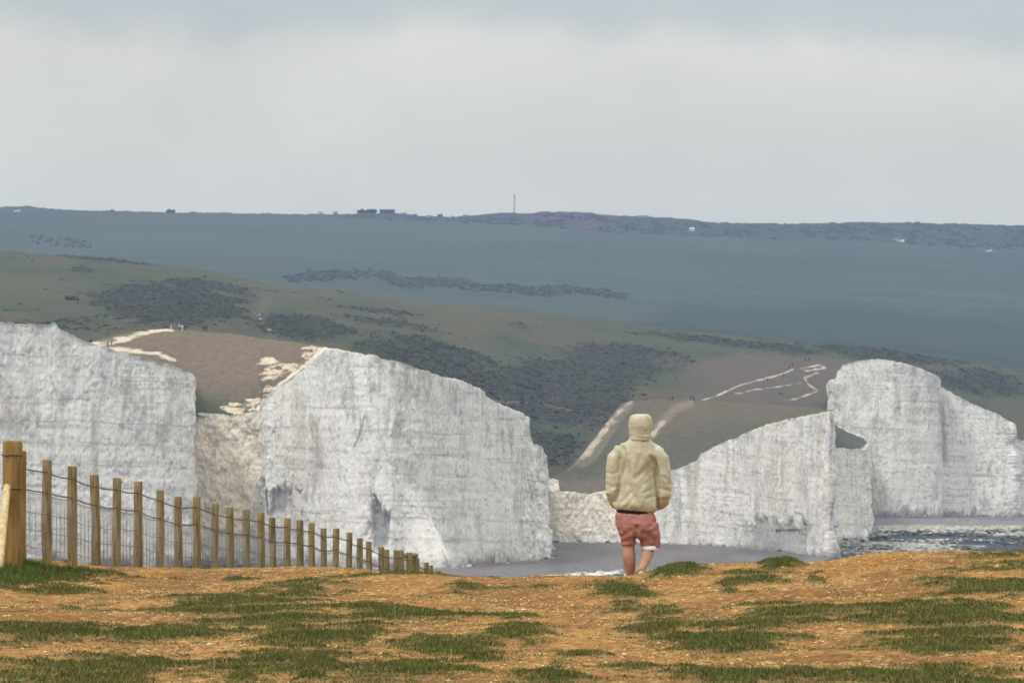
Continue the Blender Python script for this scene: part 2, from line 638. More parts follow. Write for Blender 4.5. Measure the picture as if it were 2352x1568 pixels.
def b1_col(Q, Y, X, D, V):
    ZS = EYE + (HOR - Y) / F * D
    n = fbm(X / 6, ZS / 2.6, 71, 4)
    nf = fbm(X / 2.2, ZS / .6, 72, 6, .62)
    C = np.empty(Q.shape + (3,))
    C[:] = (0.145, 0.108, 0.080)
    C = mixc(C, (0.100, 0.088, 0.062), sstep(Y + 40 * (n - .5), 850, 930))
    C = mixc(C, (0.055, 0.068, 0.040), sstep(Y + 30 * (n - .5), 905, 945))
    C = mixc(C, (0.13, 0.115, 0.066), sstep(26 - (Y - b1_top(Q, 1)), 0, 26) * .5)
    C = C * (0.86 + 0.28 * nf[..., None])
    ch = (0.62, 0.52, 0.40)
    for pl in b1_chalk:
        ins = in_poly(Q + 70 * (nf - .5) + 40 * (n - .5), Y + 34 * (n - .5) + 14 * (nf - .5), pl)
        C = mixc(C, ch, ins * sstep(nf, .32, .54) * .9)
    dr = seg_dist(Q, Y, [(600, 940), (640, 893), (680, 862), (720, 830), (752, 802)])
    C = mixc(C, (0.66, 0.60, 0.50), sstep(9 + 10 * (nf - .5) - dr, -2, 2))
    for pl, w in (([(215, 792), (262, 789), (310, 770), (350, 760), (395, 756)], 6), ([(225, 790), (265, 778), (300, 772)], 2.5),
                  ([(225, 797), (300, 806), (360, 812), (400, 828)], 6)):
        d = seg_dist(Q, Y, pl)
        C = mixc(C, (0.62, 0.55, 0.45), sstep(w * .7 + 15 * (nf - .5) - d, -2, 3) * .85)
    return C


down1 = Sheet("brown_down", (120, 775), 620, 220, b1_top, b1_bot, M_down, b1_col, 1.0,
              disp=lambda X, D, Q, Y, V: (fbm(X / 5, D / 20, 81, 4) - .5) * .5)

# ---- down above the second cliff
b2_top = curve([(1225, 1112, 1720), (1262, 1098, 1740), (1300, 1080, 1770), (1335, 1046, 1800), (1370, 1000, 1840),
                (1405, 953, 1890), (1428, 926, 1920), (1450, 919, 1930), (1500, 918, 1930), (1600, 919, 1910), (1700, 925, 1860),
                (1800, 931, 1780), (1860, 935, 1700), (1912, 941, 1560)])
b2_bot = curve([(1225, 1120, 1690), (1290, 1140, 1692), (1350, 1142, 1693), (1400, 1135, 1690), (1460, 1118, 1690), (1545, 1092, 1672),
                (1600, 1069, 1658), (1640, 1045, 1647), (1700, 1010, 1626), (1760, 981, 1595), (1820, 966, 1568),
                (1880, 956, 1534), (1912, 950, 1514)])


def b2_col(Q, Y, X, D, V):
    n = fbm(X / 7, D / 40, 91, 4)
    nf = fbm(X / 1.7, D / 9, 92, 4)
    C = np.empty(Q.shape + (3,))
    C[:] = (0.098, 0.083, 0.057)
    C = mixc(C, (0.072, 0.070, 0.048), sstep(Y + 30 * (n - .5) - np.interp(Q, [1300, 1500, 1900], [1000, 985, 940]), -20, 40) * .8)
    left = sstep(1448 - Q + (HOR - Y) * 0.55, -30, 20)
    C = mixc(C, (0.060, 0.062, 0.040), left * .6)
    C = mixc(C, (0.145, 0.115, 0.090), sstep(Y, 1085, 1115) * .6)
    C = C * (0.86 + .28 * nf[..., None])
    d = seg_dist(Q, Y, [(1338, 1046), (1352, 1034), (1375, 1003), (1410, 957), (1448, 921)])
    wd = np.interp(Y, [920, 960, 1040], [4, 8, 11])
    C = mixc(C, (0.15, 0.128, 0.088), sstep(wd * 2.4 - d, -4, 4) * .7)
    C = mixc(C, (0.44, 0.37, 0.31), sstep(wd * .8 + 18 * (nf - .56) - d, -3, 6) * .8)
    d = seg_dist(Q, Y, [(1495, 1000), (1520, 970), (1552, 938), (1585, 925)])
    C = mixc(C, (0.19, 0.15, 0.115), sstep(9 - d, -6, 6) * .7)
    d = seg_dist(Q, Y, [(1497, 1000), (1523, 968)])
    C = mixc(C, (0.42, 0.35, 0.30), sstep(5 + 9 * (nf - .6) - d, -2, 2) * .8)
    d = seg_dist(Q, Y, [(1250, 1088), (1310, 1075), (1340, 1050)])
    C = mixc(C, (0.17, 0.15, 0.12), sstep(2 - d, -2, 2) * .6)
    return C


down2 = Sheet("second_down", (1225, 1912), 620, 200, b2_top, b2_bot, M_down, b2_col, 1.0,
              disp=lambda X, D, Q, Y, V: (fbm(X / 5, D / 20, 101, 4) - .5) * .5)


# ------------------------------------------------------------------ chalk cliffs
FOOT = []


def w_r(PX, tan):
    return np.interp(PX, [p_ for p_, _ in tan], [q_ for _, q_ in tan])


def cliff(name, nodes, seed, base_z=1.2, ends=(), tan=None, extra=None, lean=.9, rows=170, jag=0.5):
    """nodes: (px, D, ytop).  The cliff foot line runs through them, left to right."""
    P = []
    for i in range(len(nodes) - 1):
        a, b_ = nodes[i], nodes[i + 1]
        dx = math.hypot((a[0] - 1176) / F * a[1] - (b_[0] - 1176) / F * b_[1], a[1] - b_[1])
        n = int(max(2, abs(a[0] - b_[0]) / 1.25, min(dx / 1.0, 90)))
        for k in range(n):
            P.append([a[j] + (b_[j] - a[j]) * k / n for j in range(3)])
    P.append(list(nodes[-1]))
    P = np.array(P)
    px, D, yt = P.T
    x = (px - 1176) / F * D
    zt = EYE + (HOR - yt) / F * D
    ker = np.hanning(9)
    ker /= ker.sum()

    def sm(a):
        return np.convolve(np.pad(a, 4, mode='edge'), ker, mode='valid')
    xs, ds = sm(x), sm(D)
    tx, ty = np.gradient(xs), np.gradient(ds)
    ln = np.hypot(tx, ty) + 1e-9
    nx, ny = sm(ty / ln), sm(-tx / ln)
    s = np.concatenate([[0], np.cumsum(np.hypot(np.diff(xs), np.diff(ds)))]) + seed * 37.0
    zt = zt + jag * (fbm(s / 1.6, s * 0 + seed, seed + 5, 3) - .5) * 2 * 0.7
    tt = np.linspace(1, 0, rows)          # 1 = top
    S, T = np.meshgrid(s, tt)
    H = (zt - base_z)[None, :]
    Z = base_z - 1.0 + (H + 1.0) * T
    # relief of the face: buttresses, gullies, blocky fractures, ledges
    warp = (fbm(S / 12, Z / 16, seed + 1, 3) - .5) * 6
    r = 2.0 * (fbm((S + warp) / 11, Z / 60, seed + 2, 3) - .5)
    rg = 1 - np.abs(2 * fbm((S + warp * .6) / 4.2, Z / 26, seed + 3, 4) - 1)
    r += .6 * (rg - .7)
    r += .32 * (fbm(S / 1.9, Z / 4.5, seed + 4, 4) - .5)
    r += .26 * (fbm(S / .7, Z / .9, seed + 6, 3) - .5)
    led = fbm(S / 30, (Z + .03 * S) / 2.1, seed + 7, 3)
    r += .26 * (led - .5)
    foot = sstep(T, 0.16, 0.0)
    r += foot * 1.6 * (fbm(S / 5, Z / 9, seed + 8, 3) - .4) + lean * (1 - T)
    PX = np.broadcast_to(px[None, :], S.shape)
    PY = HOR - (Z - EYE) * F / D[None, :]
    for e0, e1, am in ends:           # broken, stepped corners of the headlands
        we = sstep(PX, min(e0, e1), max(e0, e1))
        if e0 > e1:
            we = 1 - we
        bl = fbm(S / 6 + 3, Z / 5.5, seed + 31, 2) * 5
        bl = (np.floor(bl) + sstep(bl - np.floor(bl), .35, .65)) / 5
        r += we * am * (bl - .55) * 2.2
        r += we * am * .5 * (fbm(S / 2, Z / 1.6, seed + 33, 3) - .5)
    r *= sstep(1 - T, -0.004, 0.008) * .7 + .3
    # albedo
    n1 = fbm((S + warp) / 3.4, Z / 9.0, seed + 11, 5, .6)
    n2 = fbm((S + warp * .5) / 1.2, Z / 12.0, seed + 12, 4, .6)
    n3 = fbm(S / 8, Z / 10, seed + 13, 4)
    C = np.empty(S.shape + (3,))
    C[:] = (0.84, 0.83, 0.81)
    n4 = fbm((S + warp * .3) / .8, Z / 1.1, seed + 19, 5, .7)
    C = mixc(C, (0.74, 0.73, 0.71), sstep(n1, .42, .64) * .8)
    C = mixc(C, (0.54, 0.53, 0.51), sstep(n2 + .35 * (n1 - .5), .52, .74) * .65)
    C = mixc(C, (0.45, 0.445, 0.43), sstep(n4 + .8 * (n1 - .5), .52, .76) * .58)
    C = mixc(C, (0.88, 0.875, 0.86), sstep(n3, .52, .7) * .6)
    C = mixc(C, (0.66, 0.60, 0.52), sstep(fbm(S / 6, Z / 34, seed + 14, 3), .56, .74) * .45)
    reg = sstep(fbm(S / 15, Z / 13, seed + 41, 3), .36, .62)
    C = lerp(np.broadcast_to(np.array([.84, .83, .81]), C.shape), C, (.25 + .95 * reg)[..., None])
    stk = fbm(S / .55, Z / 15, seed + 42, 4, .6)
    C = mixc(C, (0.50, 0.49, 0.465), sstep(stk + .3 * (n3 - .5), .54, .74) * (.18 + .40 * sstep(T, .35, .95)) * .7)
    st = fbm(S / 22, (Z + .03 * S) / .55, seed + 43, 3)
    C = mixc(C, (0.56, 0.55, 0.53), sstep(st, .56, .68) * sstep(fbm(S / 12, Z / 8, seed + 44, 3), .45, .6) * .6)
    ck = fbm((S + .45 * Z) / 8, (Z - .2 * S) / 11, seed + 45, 4)
    ck2 = fbm((S - .3 * Z) / 6, Z / 13, seed + 46, 4)
    for c_ in (ck, ck2):
        cm = sstep(.007 - np.abs(c_ - .5), -.002, .005)
        C = mixc(C, (0.33, 0.32, 0.31), cm * sstep(fbm(S / 5, Z / 5, seed + 47, 2), .5, .62) * .5)
        r = r - .12 * cm
    # thin flint seams
    zz_ = Z + .03 * S + .9 * (fbm(S / 9, Z * 0, seed + 15, 3) - .5)
    ph = np.abs(((zz_ / 5.3) % 1.0) - .5) * 5.3
    C = mixc(C, (0.30, 0.30, 0.29), (ph < .16) * sstep(fbm(S / 7, Z / 5, seed + 16, 3), .46, .62) * .6)
    # grey and weedy near the foot
    C = mixc(C, (0.33, 0.31, 0.32), sstep(T + .10 * (n1 - .5), .10, .0) * sstep(n2, .40, .6) * .85)
    C = mixc(C, (0.17, 0.165, 0.18), sstep(T + .22 * (n1 - .5) + .1 * (n2 - .5), .07, .0) * .75)
    # spots of dark flint and tufts
    C = mixc(C, (0.22, 0.22, 0.21), sstep(fbm(S / .9, Z / .9, seed + 17, 3), .68, .78) * .5)
    if tan is not None:
        w = np.interp(PX, [p for p, _ in tan], [q for _, q in tan])
        tc_ = np.empty_like(C)
        tc_[:] = (0.90, 0.80, 0.67)
        tc_ = mixc(tc_, (0.48, 0.41, 0.33), sstep(n4 + .5 * (n1 - .5), .50, .68) * .75)
        tc_ = mixc(tc_, (0.80, 0.75, 0.67), sstep(n3, .5, .66) * .8)
        r += w_r(PX, tan) * (1.6 * (fbm(S / 3, Z / 4, seed + 51, 4) - .5) + .7 * (fbm(S / .8, Z / 1.2, seed + 52, 3) - .5))
        w = w * sstep(T, 0.02, .3)
        C = C * (1 - w[..., None]) + tc_ * w[..., None]
    if extra is not None:
        C, r = extra(C, r, PX, PY, S, Z, T, n1, n2)
    C = mixc(C, (0.68, 0.64, 0.56), sstep(T, .985, 1.0) * .5)
    FOOT.append(np.stack([xs + nx * (r[-12] + .6), ds + ny * (r[-12] + .6)], -1))
    X = xs[None, :] + nx[None, :] * r
    Dm = ds[None, :] + ny[None, :] * r
    V = np.stack([X, Dm, Z], -1)
    # ground behind the edge
    for back, dy in ((1.5, 0.3), (40, 9), (110, 30)):
        q = V[0].copy()
        Dn = q[:, 1] + back
        yq = yt + dy
        q[:, 0] = q[:, 0] * Dn / q[:, 1]
        q[:, 2] = EYE + (HOR - yq) / F * Dn if back > 2 else q[:, 2] - .15
        q[:, 1] = Dn
        cap = np.broadcast_to(np.array([0.12, 0.11, 0.07]), C[0].shape)[None]
        V = np.concatenate([q[None], V], 0)
        C = np.concatenate([cap, C], 0)
    o = link(name, np_mesh(name, V.reshape(-1, 3), grid_faces(V.shape[0], V.shape[1], True), M_chalk, C.reshape(-1, 3)))
    return struct(o)


def ex_a(C, r, PX, PY, S, Z, T, n1, n2):
    for x0, x1, y0, y1, a in ((205, 232, 900, 1150, .55), (350, 395, 930, 1060, .4), (150, 190, 800, 900, .35)):
        m_ = sstep(PX, x0, x0 + 10) * (1 - sstep(PX, x1 - 10, x1)) * sstep(PY, y0, y0 + 60) * (1 - sstep(PY, y1 - 60, y1))
        C = mixc(C, (0.36, 0.33, 0.29), m_ * a * (0.4 + n2))
    return C, r


def ex_b(C, r, PX, PY, S, Z, T, n1, n2):
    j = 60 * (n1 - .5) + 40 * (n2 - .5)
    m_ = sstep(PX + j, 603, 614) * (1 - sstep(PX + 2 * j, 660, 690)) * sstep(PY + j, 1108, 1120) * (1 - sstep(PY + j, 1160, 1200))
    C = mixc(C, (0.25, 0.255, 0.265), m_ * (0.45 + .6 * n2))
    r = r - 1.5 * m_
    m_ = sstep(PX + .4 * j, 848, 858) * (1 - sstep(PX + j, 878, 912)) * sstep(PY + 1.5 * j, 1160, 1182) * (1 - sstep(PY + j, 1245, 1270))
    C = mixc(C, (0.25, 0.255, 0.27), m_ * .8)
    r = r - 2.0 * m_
    # fallen talus at the seaward toe
    tal = np.clip((PX - 900) / 110, 0, 1) * np.clip(1 - (PX - 1010) / 60, 0, 1) * sstep(T, .14, 0)
    r = r + 2.5 * tal + 6.0 * sstep(T, .42, .02) * sstep(PX, 925, 975) * (1 - sstep(PX + 60 * T + .3 * j, 985, 1006))
    C = mixc(C, (0.45, 0.41, 0.385), tal * .7)
    d = seg_dist(PX, PY, [(840, 958), (826, 1000), (815, 1025)])
    C = mixc(C, (0.25, 0.25, 0.25), sstep(2.2 - d, -1, 1) * .8)
    d = seg_dist(PX, PY, [(722, 960), (735, 1030), (728, 1110)])
    C = mixc(C, (0.42, 0.38, 0.32), sstep(8 - d, -8, 6) * .5)
    return C, r


def ex_c(C, r, PX, PY, S, Z, T, n1, n2):
    j = 70 * (n1 - .5)
    m_ = sstep(PX + j, 1690, 1730) * (1 - sstep(PX + j, 1850, 1880)) * sstep(PY + j, 1190, 1210)
    C = mixc(C, (0.33, 0.315, 0.32), m_ * .65)
    r = r - .8 * m_
    d = seg_dist(PX, PY, [(1782, 1218), (1830, 1216), (1850, 1228)])
    C = mixc(C, (0.14, 0.14, 0.15), sstep(3 - d + j * .2, -1, 1))
    d = seg_dist(PX, PY, [(1832, 1175), (1850, 1182), (1852, 1205)])
    C = mixc(C, (0.2, 0.2, 0.2), sstep(2 - d, -1, 1) * .8)
    return C, r


def ex_d(C, r, PX, PY, S, Z, T, n1, n2):
    j = 8 * (n1 - .5)
    led = in_poly(PX + j, PY + j, [(1921, 978), (1940, 990), (1984, 1006), (1991, 1018), (1978, 1030), (1945, 1029), (1920, 1024)])
    C = mixc(C, (0.085, 0.085, 0.075), led * 1.0)
    r = r + 1.2 * led
    d = seg_dist(PX, PY, [(2150, 865), (2160, 900), (2166, 980), (2168, 1060)])
    C = mixc(C, (0.36, 0.31, 0.24), sstep(7 - d + j, -5, 5) * .6 * sstep(PY, 890, 930))
    C = mixc(C, (0.70, 0.655, 0.615), sstep(1990 - PX + j, 0, 14) * sstep(PY, 1030, 1060) * .6)
    return C, r


cliff("chalk_cliff", [(-140, 1395, 738), (0, 1398, 739), (60, 1400, 744), (127, 1402, 743), (134, 1402, 752), (160, 1403, 768),
                      (200, 1404, 785), (260, 1406, 803), (330, 1409, 822), (400, 1412, 840), (434, 1416, 852), (440, 1424, 857),
                      (439, 1432, 880), (434, 1446, 940), (428, 1453, 950)], 1, extra=ex_a, ends=[(405, 436, 1.0)])
cliff("chalk_cliff", [(405, 1456, 952), (428, 1455, 950), (462, 1454, 949), (520, 1453, 952), (560, 1452, 951), (590, 1450, 944), (600, 1446, 932),
                      (605, 1441, 917), (640, 1440, 886), (680, 1434, 856), (720, 1428, 823), (748, 1424, 801), (780, 1418, 802),
                      (850, 1410, 815), (900, 1408, 828), (960, 1412, 845), (1020, 1420, 865), (1060, 1432, 875), (1090, 1442, 887),
                      (1113, 1452, 899), (1116, 1453, 908), (1150, 1462, 929), (1190, 1474, 945), (1214, 1482, 958), (1217, 1484, 985),
                      (1225, 1490, 1017), (1249, 1500, 1025), (1252, 1515, 1050), (1250, 1560, 1090), (1243, 1650, 1105), (1240, 1692, 1100)], 2,
      tan=[(400, 1), (560, .95), (585, .6), (606, .0), (1240, 0)], extra=ex_b, ends=[(1180, 1235, 1.2), (640, 604, .8)])
cliff("chalk_cliff", [(1215, 1694, 1092), (1250, 1690, 1095), (1282, 1688, 1103), (1286, 1688, 1128), (1350, 1690, 1134), (1392, 1688, 1126), (1450, 1684, 1110),
                      (1545, 1668, 1080), (1600, 1652, 1058), (1608, 1649, 1043), (1640, 1640, 1025), (1700, 1620, 1000), (1760, 1590, 975),
                      (1820, 1562, 960), (1880, 1530, 950), (1906, 1508, 944), (1912, 1520, 944), (1908, 1640, 950), (1896, 1900, 955), (1880, 2120, 955)], 3,
      tan=[(1200, .75), (1390, .7), (1440, .25), (1500, 0), (1920, 0)], extra=ex_c, lean=.8, ends=[(1875, 1904, 1.0)])
cliff("chalk_cliff", [(1868, 2150, 955), (1890, 2140, 950), (1898, 2132, 944), (1903, 2130, 922), (1912, 2129, 914), (1914, 2128, 903), (1901, 2127, 899), (1899, 2126, 884), (1906, 2125, 872), (1921, 2123, 869), (1924, 2122, 852), (1931, 2121, 848), (1934, 2121, 838),
                      (1960, 2118, 831), (1980, 2116, 827), (2010, 2114, 824), (2050, 2112, 828), (2090, 2114, 838), (2120, 2116, 848),
                      (2150, 2120, 862), (2158, 2124, 870), (2161, 2134, 888), (2190, 2134, 904), (2230, 2136, 925), (2290, 2132, 950), (2330, 2132, 974),
                      (2338, 2136, 1008), (2372, 2140, 1014), (2420, 2150, 1035), (2470, 2160, 1060)], 4, extra=ex_d, lean=1.0, ends=[(2305, 2335, 1.2), (1940, 1915, .8)])

cliff("chalk_cliff", [(1878, 1718, 1028), (1892, 1722, 1027), (1908, 1726, 1026), (1928, 1732, 1028), (1948, 1742, 1030), (1968, 1756, 1031), (1980, 1776, 1029), (1987, 1815, 1024),
                      (1989, 1880, 1020), (1986, 2000, 1020), (1980, 2112, 1018)], 5,
      tan=[(1870, .30), (1990, .30)], ends=[(1960, 1985, .9)], lean=1.6)
led_top = curve([(1880, 966, 2108), (1921, 977, 2108), (1940, 989, 2108), (1970, 1001, 2090), (1984, 1007, 2040), (1991, 1016, 1900)])
led_bot = curve([(1880, 1027, 1726), (1908, 1027, 1731), (1928, 1029, 1737), (1948, 1031, 1747), (1968, 1032, 1762), (1980, 1030, 1784), (1991, 1026, 1850)])


def led_col(Q, Y, X, D, V):
    n_ = fbm(X / 2.2, D / 14, 95, 4)
    C = np.empty(Q.shape + (3,))
    C[:] = (0.082, 0.080, 0.060)
    return mixc(C, (0.055, 0.060, 0.042), sstep(n_, .4, .65))


Sheet("ledge_turf", (1880, 1990), 90, 60, led_top, led_bot, M_down, led_col, 1.0, disp=lambda X, D, Q, Y, V: (fbm(X / 3, D / 15, 96, 3) - .5) * .6, back=False)

# ------------------------------------------------------------------ beach with reef, running down into the sea
NC, NR = 760, 330
q = np.linspace(560, 2480, NC)
yy = np.linspace(1348, 1176, NR)
Q, Y = np.meshgrid(q, yy)
D = 38.6 * F / (Y - HOR)
X = (Q - 1176) / F * D
n = fbm(X / 9, D / 60, 201, 4)
nf = fbm(X / 2.2, D / 10, 202, 4)
right = sstep(Q, 1890, 1935)
Yw = Y + 13 * (fbm(X / 22, D / 60, 207, 4) - .5) + .012 * (Q - 2100) + 7 * (nf - .5)
Zb = 1.5 + .35 * (n - .5)
Zb = Zb - 2.6 * sstep(Y + 14 * (n - .5) - np.interp(Q, [900, 1180, 1300, 1430, 1480, 1600, 1900], [1330, 1312, 1302, 1292, 1330, 1345, 1400]), 0, 22)
# reef on the right: pale chalk bars with dark pools between
bar = np.interp(Yw, [1176, 1196, 1206, 1213, 1222, 1232, 1240, 1252, 1264, 1350], [1.4, 1.2, .75, .5, -.35, -.1, .25, .45, -.35, -.7])
bar = bar * .8 + 1.7 * (fbm(X / 42, D / 55, 203, 5) - .5) - .5 * sstep(Q, 2050, 2352) * sstep(Y, 1216, 1226)
Zb = lerp(Zb, bar, right)
Zb = Zb - 3.2 * sstep(Y, 1328, 1346)
C = np.empty(Q.shape + (3,))
C[:] = (0.124, 0.111, 0.114)
C = mixc(C, (0.158, 0.147, 0.153), sstep(n, .4, .65) * .8)
C = mixc(C, (0.16, 0.135, 0.135), sstep(fbm(X / 16, D / 40, 205, 3), .5, .68) * .7)
C = mixc(C, (0.22, 0.165, 0.16), (1 - sstep(Q, 960, 1200)) * .5)
# surf along the waterline
sf = np.abs(Zb - .25 - .3 * (nf - .5))
C = mixc(C, (0.62, 0.62, 0.60), sstep(.36 - sf, -.1, .2) * sstep(nf + .6 * (fbm(X / .7, D / 4, 209, 3) - .5), .46, .58) * (1 - right))
pr = right * sstep(Yw, 1197, 1206)
ng = fbm(X / .9, D / 5, 208, 4, .65)
pale = sstep(nf * .6 + ng * .5 + .25 * (Zb), .52, .72) * (.5 + .5 * sstep(ng, .4, .6))
C = mixc(C, (0.050, 0.056, 0.060), pr * .92)
C = mixc(C, (0.47, 0.455, 0.40), pr * pale)
C = mixc(C, (0.185, 0.17, 0.19), right * (1 - sstep(Yw, 1197, 1206)))
dl = seg_dist(Q, Y, [(1840, 1252), (1880, 1262), (1925, 1284)])
C = mixc(C, (0.64, 0.63, 0.60), sstep(5 + 6 * (nf - .5) - dl, -2, 2))
P = np.stack([X, D, Zb], -1)
struct(link("beach", np_mesh("beach", P.reshape(-1, 3), grid_faces(NR, NC), M_beach, C.reshape(-1, 3))))


# ------------------------------------------------------------------ scrub on the hills
def ico():
    t_ = (1 + 5 ** .5) / 2
    v_ = np.array([(-1, t_, 0), (1, t_, 0), (-1, -t_, 0), (1, -t_, 0), (0, -1, t_), (0, 1, t_), (0, -1, -t_), (0, 1, -t_),
                   (t_, 0, -1), (t_, 0, 1), (-t_, 0, -1), (-t_, 0, 1)], float)
    v_ /= np.linalg.norm(v_[0])
    f_ = [(0, 11, 5), (0, 5, 1), (0, 1, 7), (0, 7, 10), (0, 10, 11), (1, 5, 9), (5, 11, 4), (11, 10, 2), (10, 7, 6), (7, 1, 8),
          (3, 9, 4), (3, 4, 2), (3, 2, 6), (3, 6, 8), (3, 8, 9), (4, 9, 5), (2, 4, 11), (6, 2, 10), (8, 6, 7), (9, 8, 1)]
    v_ = list(map(tuple, v_))
    cache = {}
    nf_ = []

    def mid_(a, b_):
        k = (min(a, b_), max(a, b_))
        if k not in cache:
            p = np.array(v_[a]) + np.array(v_[b_])
            v_.append(tuple(p / np.linalg.norm(p)))
            cache[k] = len(v_) - 1
        return cache[k]
    for a, b_, c in f_:
        x, y, z = mid_(a, b_), mid_(b_, c), mid_(c, a)
        nf_ += [(a, x, z), (b_, y, x), (c, z, y), (x, y, z)]
    return np.array(v_), np.array(nf_)


ICO_V, ICO_F = ico()


def bushes(name, pts, sizes, cols, flat=.75, jit=.34, smooth_f=False, lift=.25):
    n_ = len(pts)
    k = len(ICO_V)
    j = 1 + jit * (rng.random((n_, k, 1)) - .5) * 2
    sc = sizes[:, None, None] * np.stack([np.ones(n_), np.ones(n_), np.full(n_, flat)], -1)[:, None, :]
    V = ICO_V[None] * j * sc + pts[:, None, :] + np.array([0, 0, lift])[None, None] * sizes[:, None, None]
    Fc = ICO_F[None] + (np.arange(n_) * k)[:, None, None]
    cc = cols[:, None, :] * (0.88 + .24 * rng.random((n_, k, 1)))
    return link(name, np_mesh(name, V.reshape(-1, 3), Fc.reshape(-1, 3), M_leaf, cc.reshape(-1, 3), smooth_f))


pal = np.array([(0.044, 0.056, 0.032), (0.056, 0.066, 0.036), (0.066, 0.062, 0.042), (0.072, 0.056, 0.052), (0.060, 0.052, 0.048)])
nr_ = mid.Q.shape[0]
sM = mid_scrub(mid.Q, mid.Y, mid.P[:nr_, :, 0], mid.P[:nr_, :, 1])[0]
w = sM.ravel() ** 1.3
w = w / w.sum()
pick = rng.choice(len(w), 9500, p=w)
pp = mid.P[:nr_].reshape(-1, 3)[pick] + rng.normal(0, .4, (9500, 3)) * np.array([1, 1, 0])
sz = rng.uniform(.35, .85, 9500) * (0.7 + .9 * rng.random(9500) ** 4)
stuff(bushes("gorse_scrub", pp, sz, pal[np.clip((fbm(pp[:, 0] / 9, pp[:, 1] / 34, 350, 3) - .28) * 11 + rng.normal(0, .8, 9500), 0, 4).astype(int)] * rng.uniform(.82, 1.05, (9500, 1)) * .72, .5, .3, True, .08))

# fallen chalk along the cliff foot
ft = np.concatenate(FOOT)
ft = ft[rng.integers(0, len(ft), 3400)]
ft = ft + np.stack([rng.normal(0, .8, 3400), -np.abs(rng.normal(0, 7, 3400))], -1)
rp = np.concatenate([ft, np.full((3400, 1), 1.35)], 1)
rc = np.array([(0.36, 0.345, 0.335), (0.26, 0.25, 0.25), (0.15, 0.14, 0.145), (0.52, 0.505, 0.48)])[rng.integers(0, 4, 3400)]
rb = stuff(bushes("chalk_rubble", rp, rng.uniform(.08, .30, 3400) * (1 + 2.2 * (rng.random(3400) < .06)), rc, .7, .3))
rb.data.materials[0] = M_stone

# weedy rocks on the foreshore under the far cliff
rD = rng.uniform(1640, 2090, 5200)
rQ = rng.uniform(1905, 2420, 5200)
rX = (rQ - 1176) / F * rD
keep = rng.random(5200) < sstep(fbm(rX / 16, rD / 45, 360, 4), .40, .60)
rX, rD = rX[keep], rD[keep]
kk = np.clip((fbm(rX / 12, rD / 40, 361, 3) - .3) * 9 + rng.normal(0, .9, len(rX)), 0, 3).astype(int)
rc = np.array([(0.045, 0.050, 0.050), (0.085, 0.080, 0.070), (0.20, 0.19, 0.175), (0.46, 0.44, 0.39)])[kk]
rb = stuff(bushes("foreshore_rocks", np.stack([rX, rD, np.full(len(rX), .25)], -1), rng.uniform(.2, .75, len(rX)), rc, .5, .3))
rb.data.materials[0] = M_stone

# scrub on the far slope and in the belt under the skyline
palf = np.array([(0.026, 0.036, 0.034), (0.034, 0.043, 0.040), (0.036, 0.040, 0.042), (0.062, 0.070, 0.062)])
nrf = far.Q.shape[0]
fQ, fY = far.Q, far.Y
fX, fD = far.P[:nrf, :, 0], far.P[:nrf, :, 1]
wd = sstep(-seg_dist(fQ, fY, scrub_mid) + 16 * fbm(fX / 10, fD / 40, 9, 3), -6, 4)
wd = wd + .8 * sstep(belt_lo(fQ) - fY, -2, 3) * sstep(fQ, 720, 830) * sstep(fbm(fX / 14, fD / 60, 300, 3), .42, .58)
wd = wd + .25 * sstep(8 - seg_dist(fQ, fY, [(70, 548), (130, 556), (200, 562)]), -4, 2)
wd = wd * (fY > sky_top(fQ, 1) + 2.5)
wd = wd + 1.6 * (fY < sky_top(fQ, 1) + 1.6) * sstep(fbm(fX / 12, fX * 0, 305, 3), .40, .62) * (1 - sstep(fQ, 1080, 1120) + .5 * sstep(fQ, 1400, 1500))
w = wd.ravel() / wd.sum()
pick = rng.choice(len(w), 3400, p=w)
pp = far.P[:nrf].reshape(-1, 3)[pick] + rng.normal(0, 1.0, (3400, 3)) * np.array([1, 1, 0])
sz = rng.uniform(.8, 2.0, 3400) * np.where(pp[:, 1] > 5540, .55, 1.0)
stuff(bushes("hillside_scrub", pp, sz, palf[rng.integers(0, 4, 3400)] * rng.uniform(.9, 1.3, (3400, 1)), .55, .3, True, .1))


def bush_thing(px, y, Dsh, rad, label, n_=14, group=None, col=(0.03, 0.037, 0.04), spread=(1.4, .5)):
    p0 = Dsh.on(px, y)
    pts = np.zeros((n_, 3))
    pts[:, 0] = rng.uniform(-1, 1, n_) * rad * spread[0]
    pts[:, 1] = rng.uniform(-1, 1, n_) * rad * .8
    pts[:, 2] = rng.uniform(0, 1, n_) * rad * spread[1]
    o = bushes("bush", pts, rng.uniform(.45, .8, n_) * rad, np.array(col)[None] * rng.uniform(.8, 1.3, (n_, 1)), .8)
    o.location = p0
    tag(o, label, "bush", group)
    return o


bush_thing(392, 480, far, 2.6, "rounded dark bush standing alone on the left skyline", 16)
bush_thing(842, 484, far, 2.4, "ragged dark thicket on the skyline left of the flat-topped building", 26, spread=(3.6, 1.0))
bush_thing(258, 480, far, 1.3, "small low bush on the skyline further left than the rounded bush", 10)
bush_thing(2084, 508, far, .8, "tiny bush on the right skyline beside the small stone hut", 6)
bush_thing(163, 690, mid, 1.5, "dark green bush at the left end of the heather slope", 14, col=(0.045, 0.052, 0.032))
bush_thing(1795, 905, mid, .5, "small dark bush on the brown slope left of the far cliff", 6)


# ------------------------------------------------------------------ buildings and mast on the far hill
def flat(name, rgb, rough=.8):
    m_ = mat_two(name, tuple(c * .85 for c in rgb), rgb, (1, 1, 1), 1.5, rough=rough)
    return m_


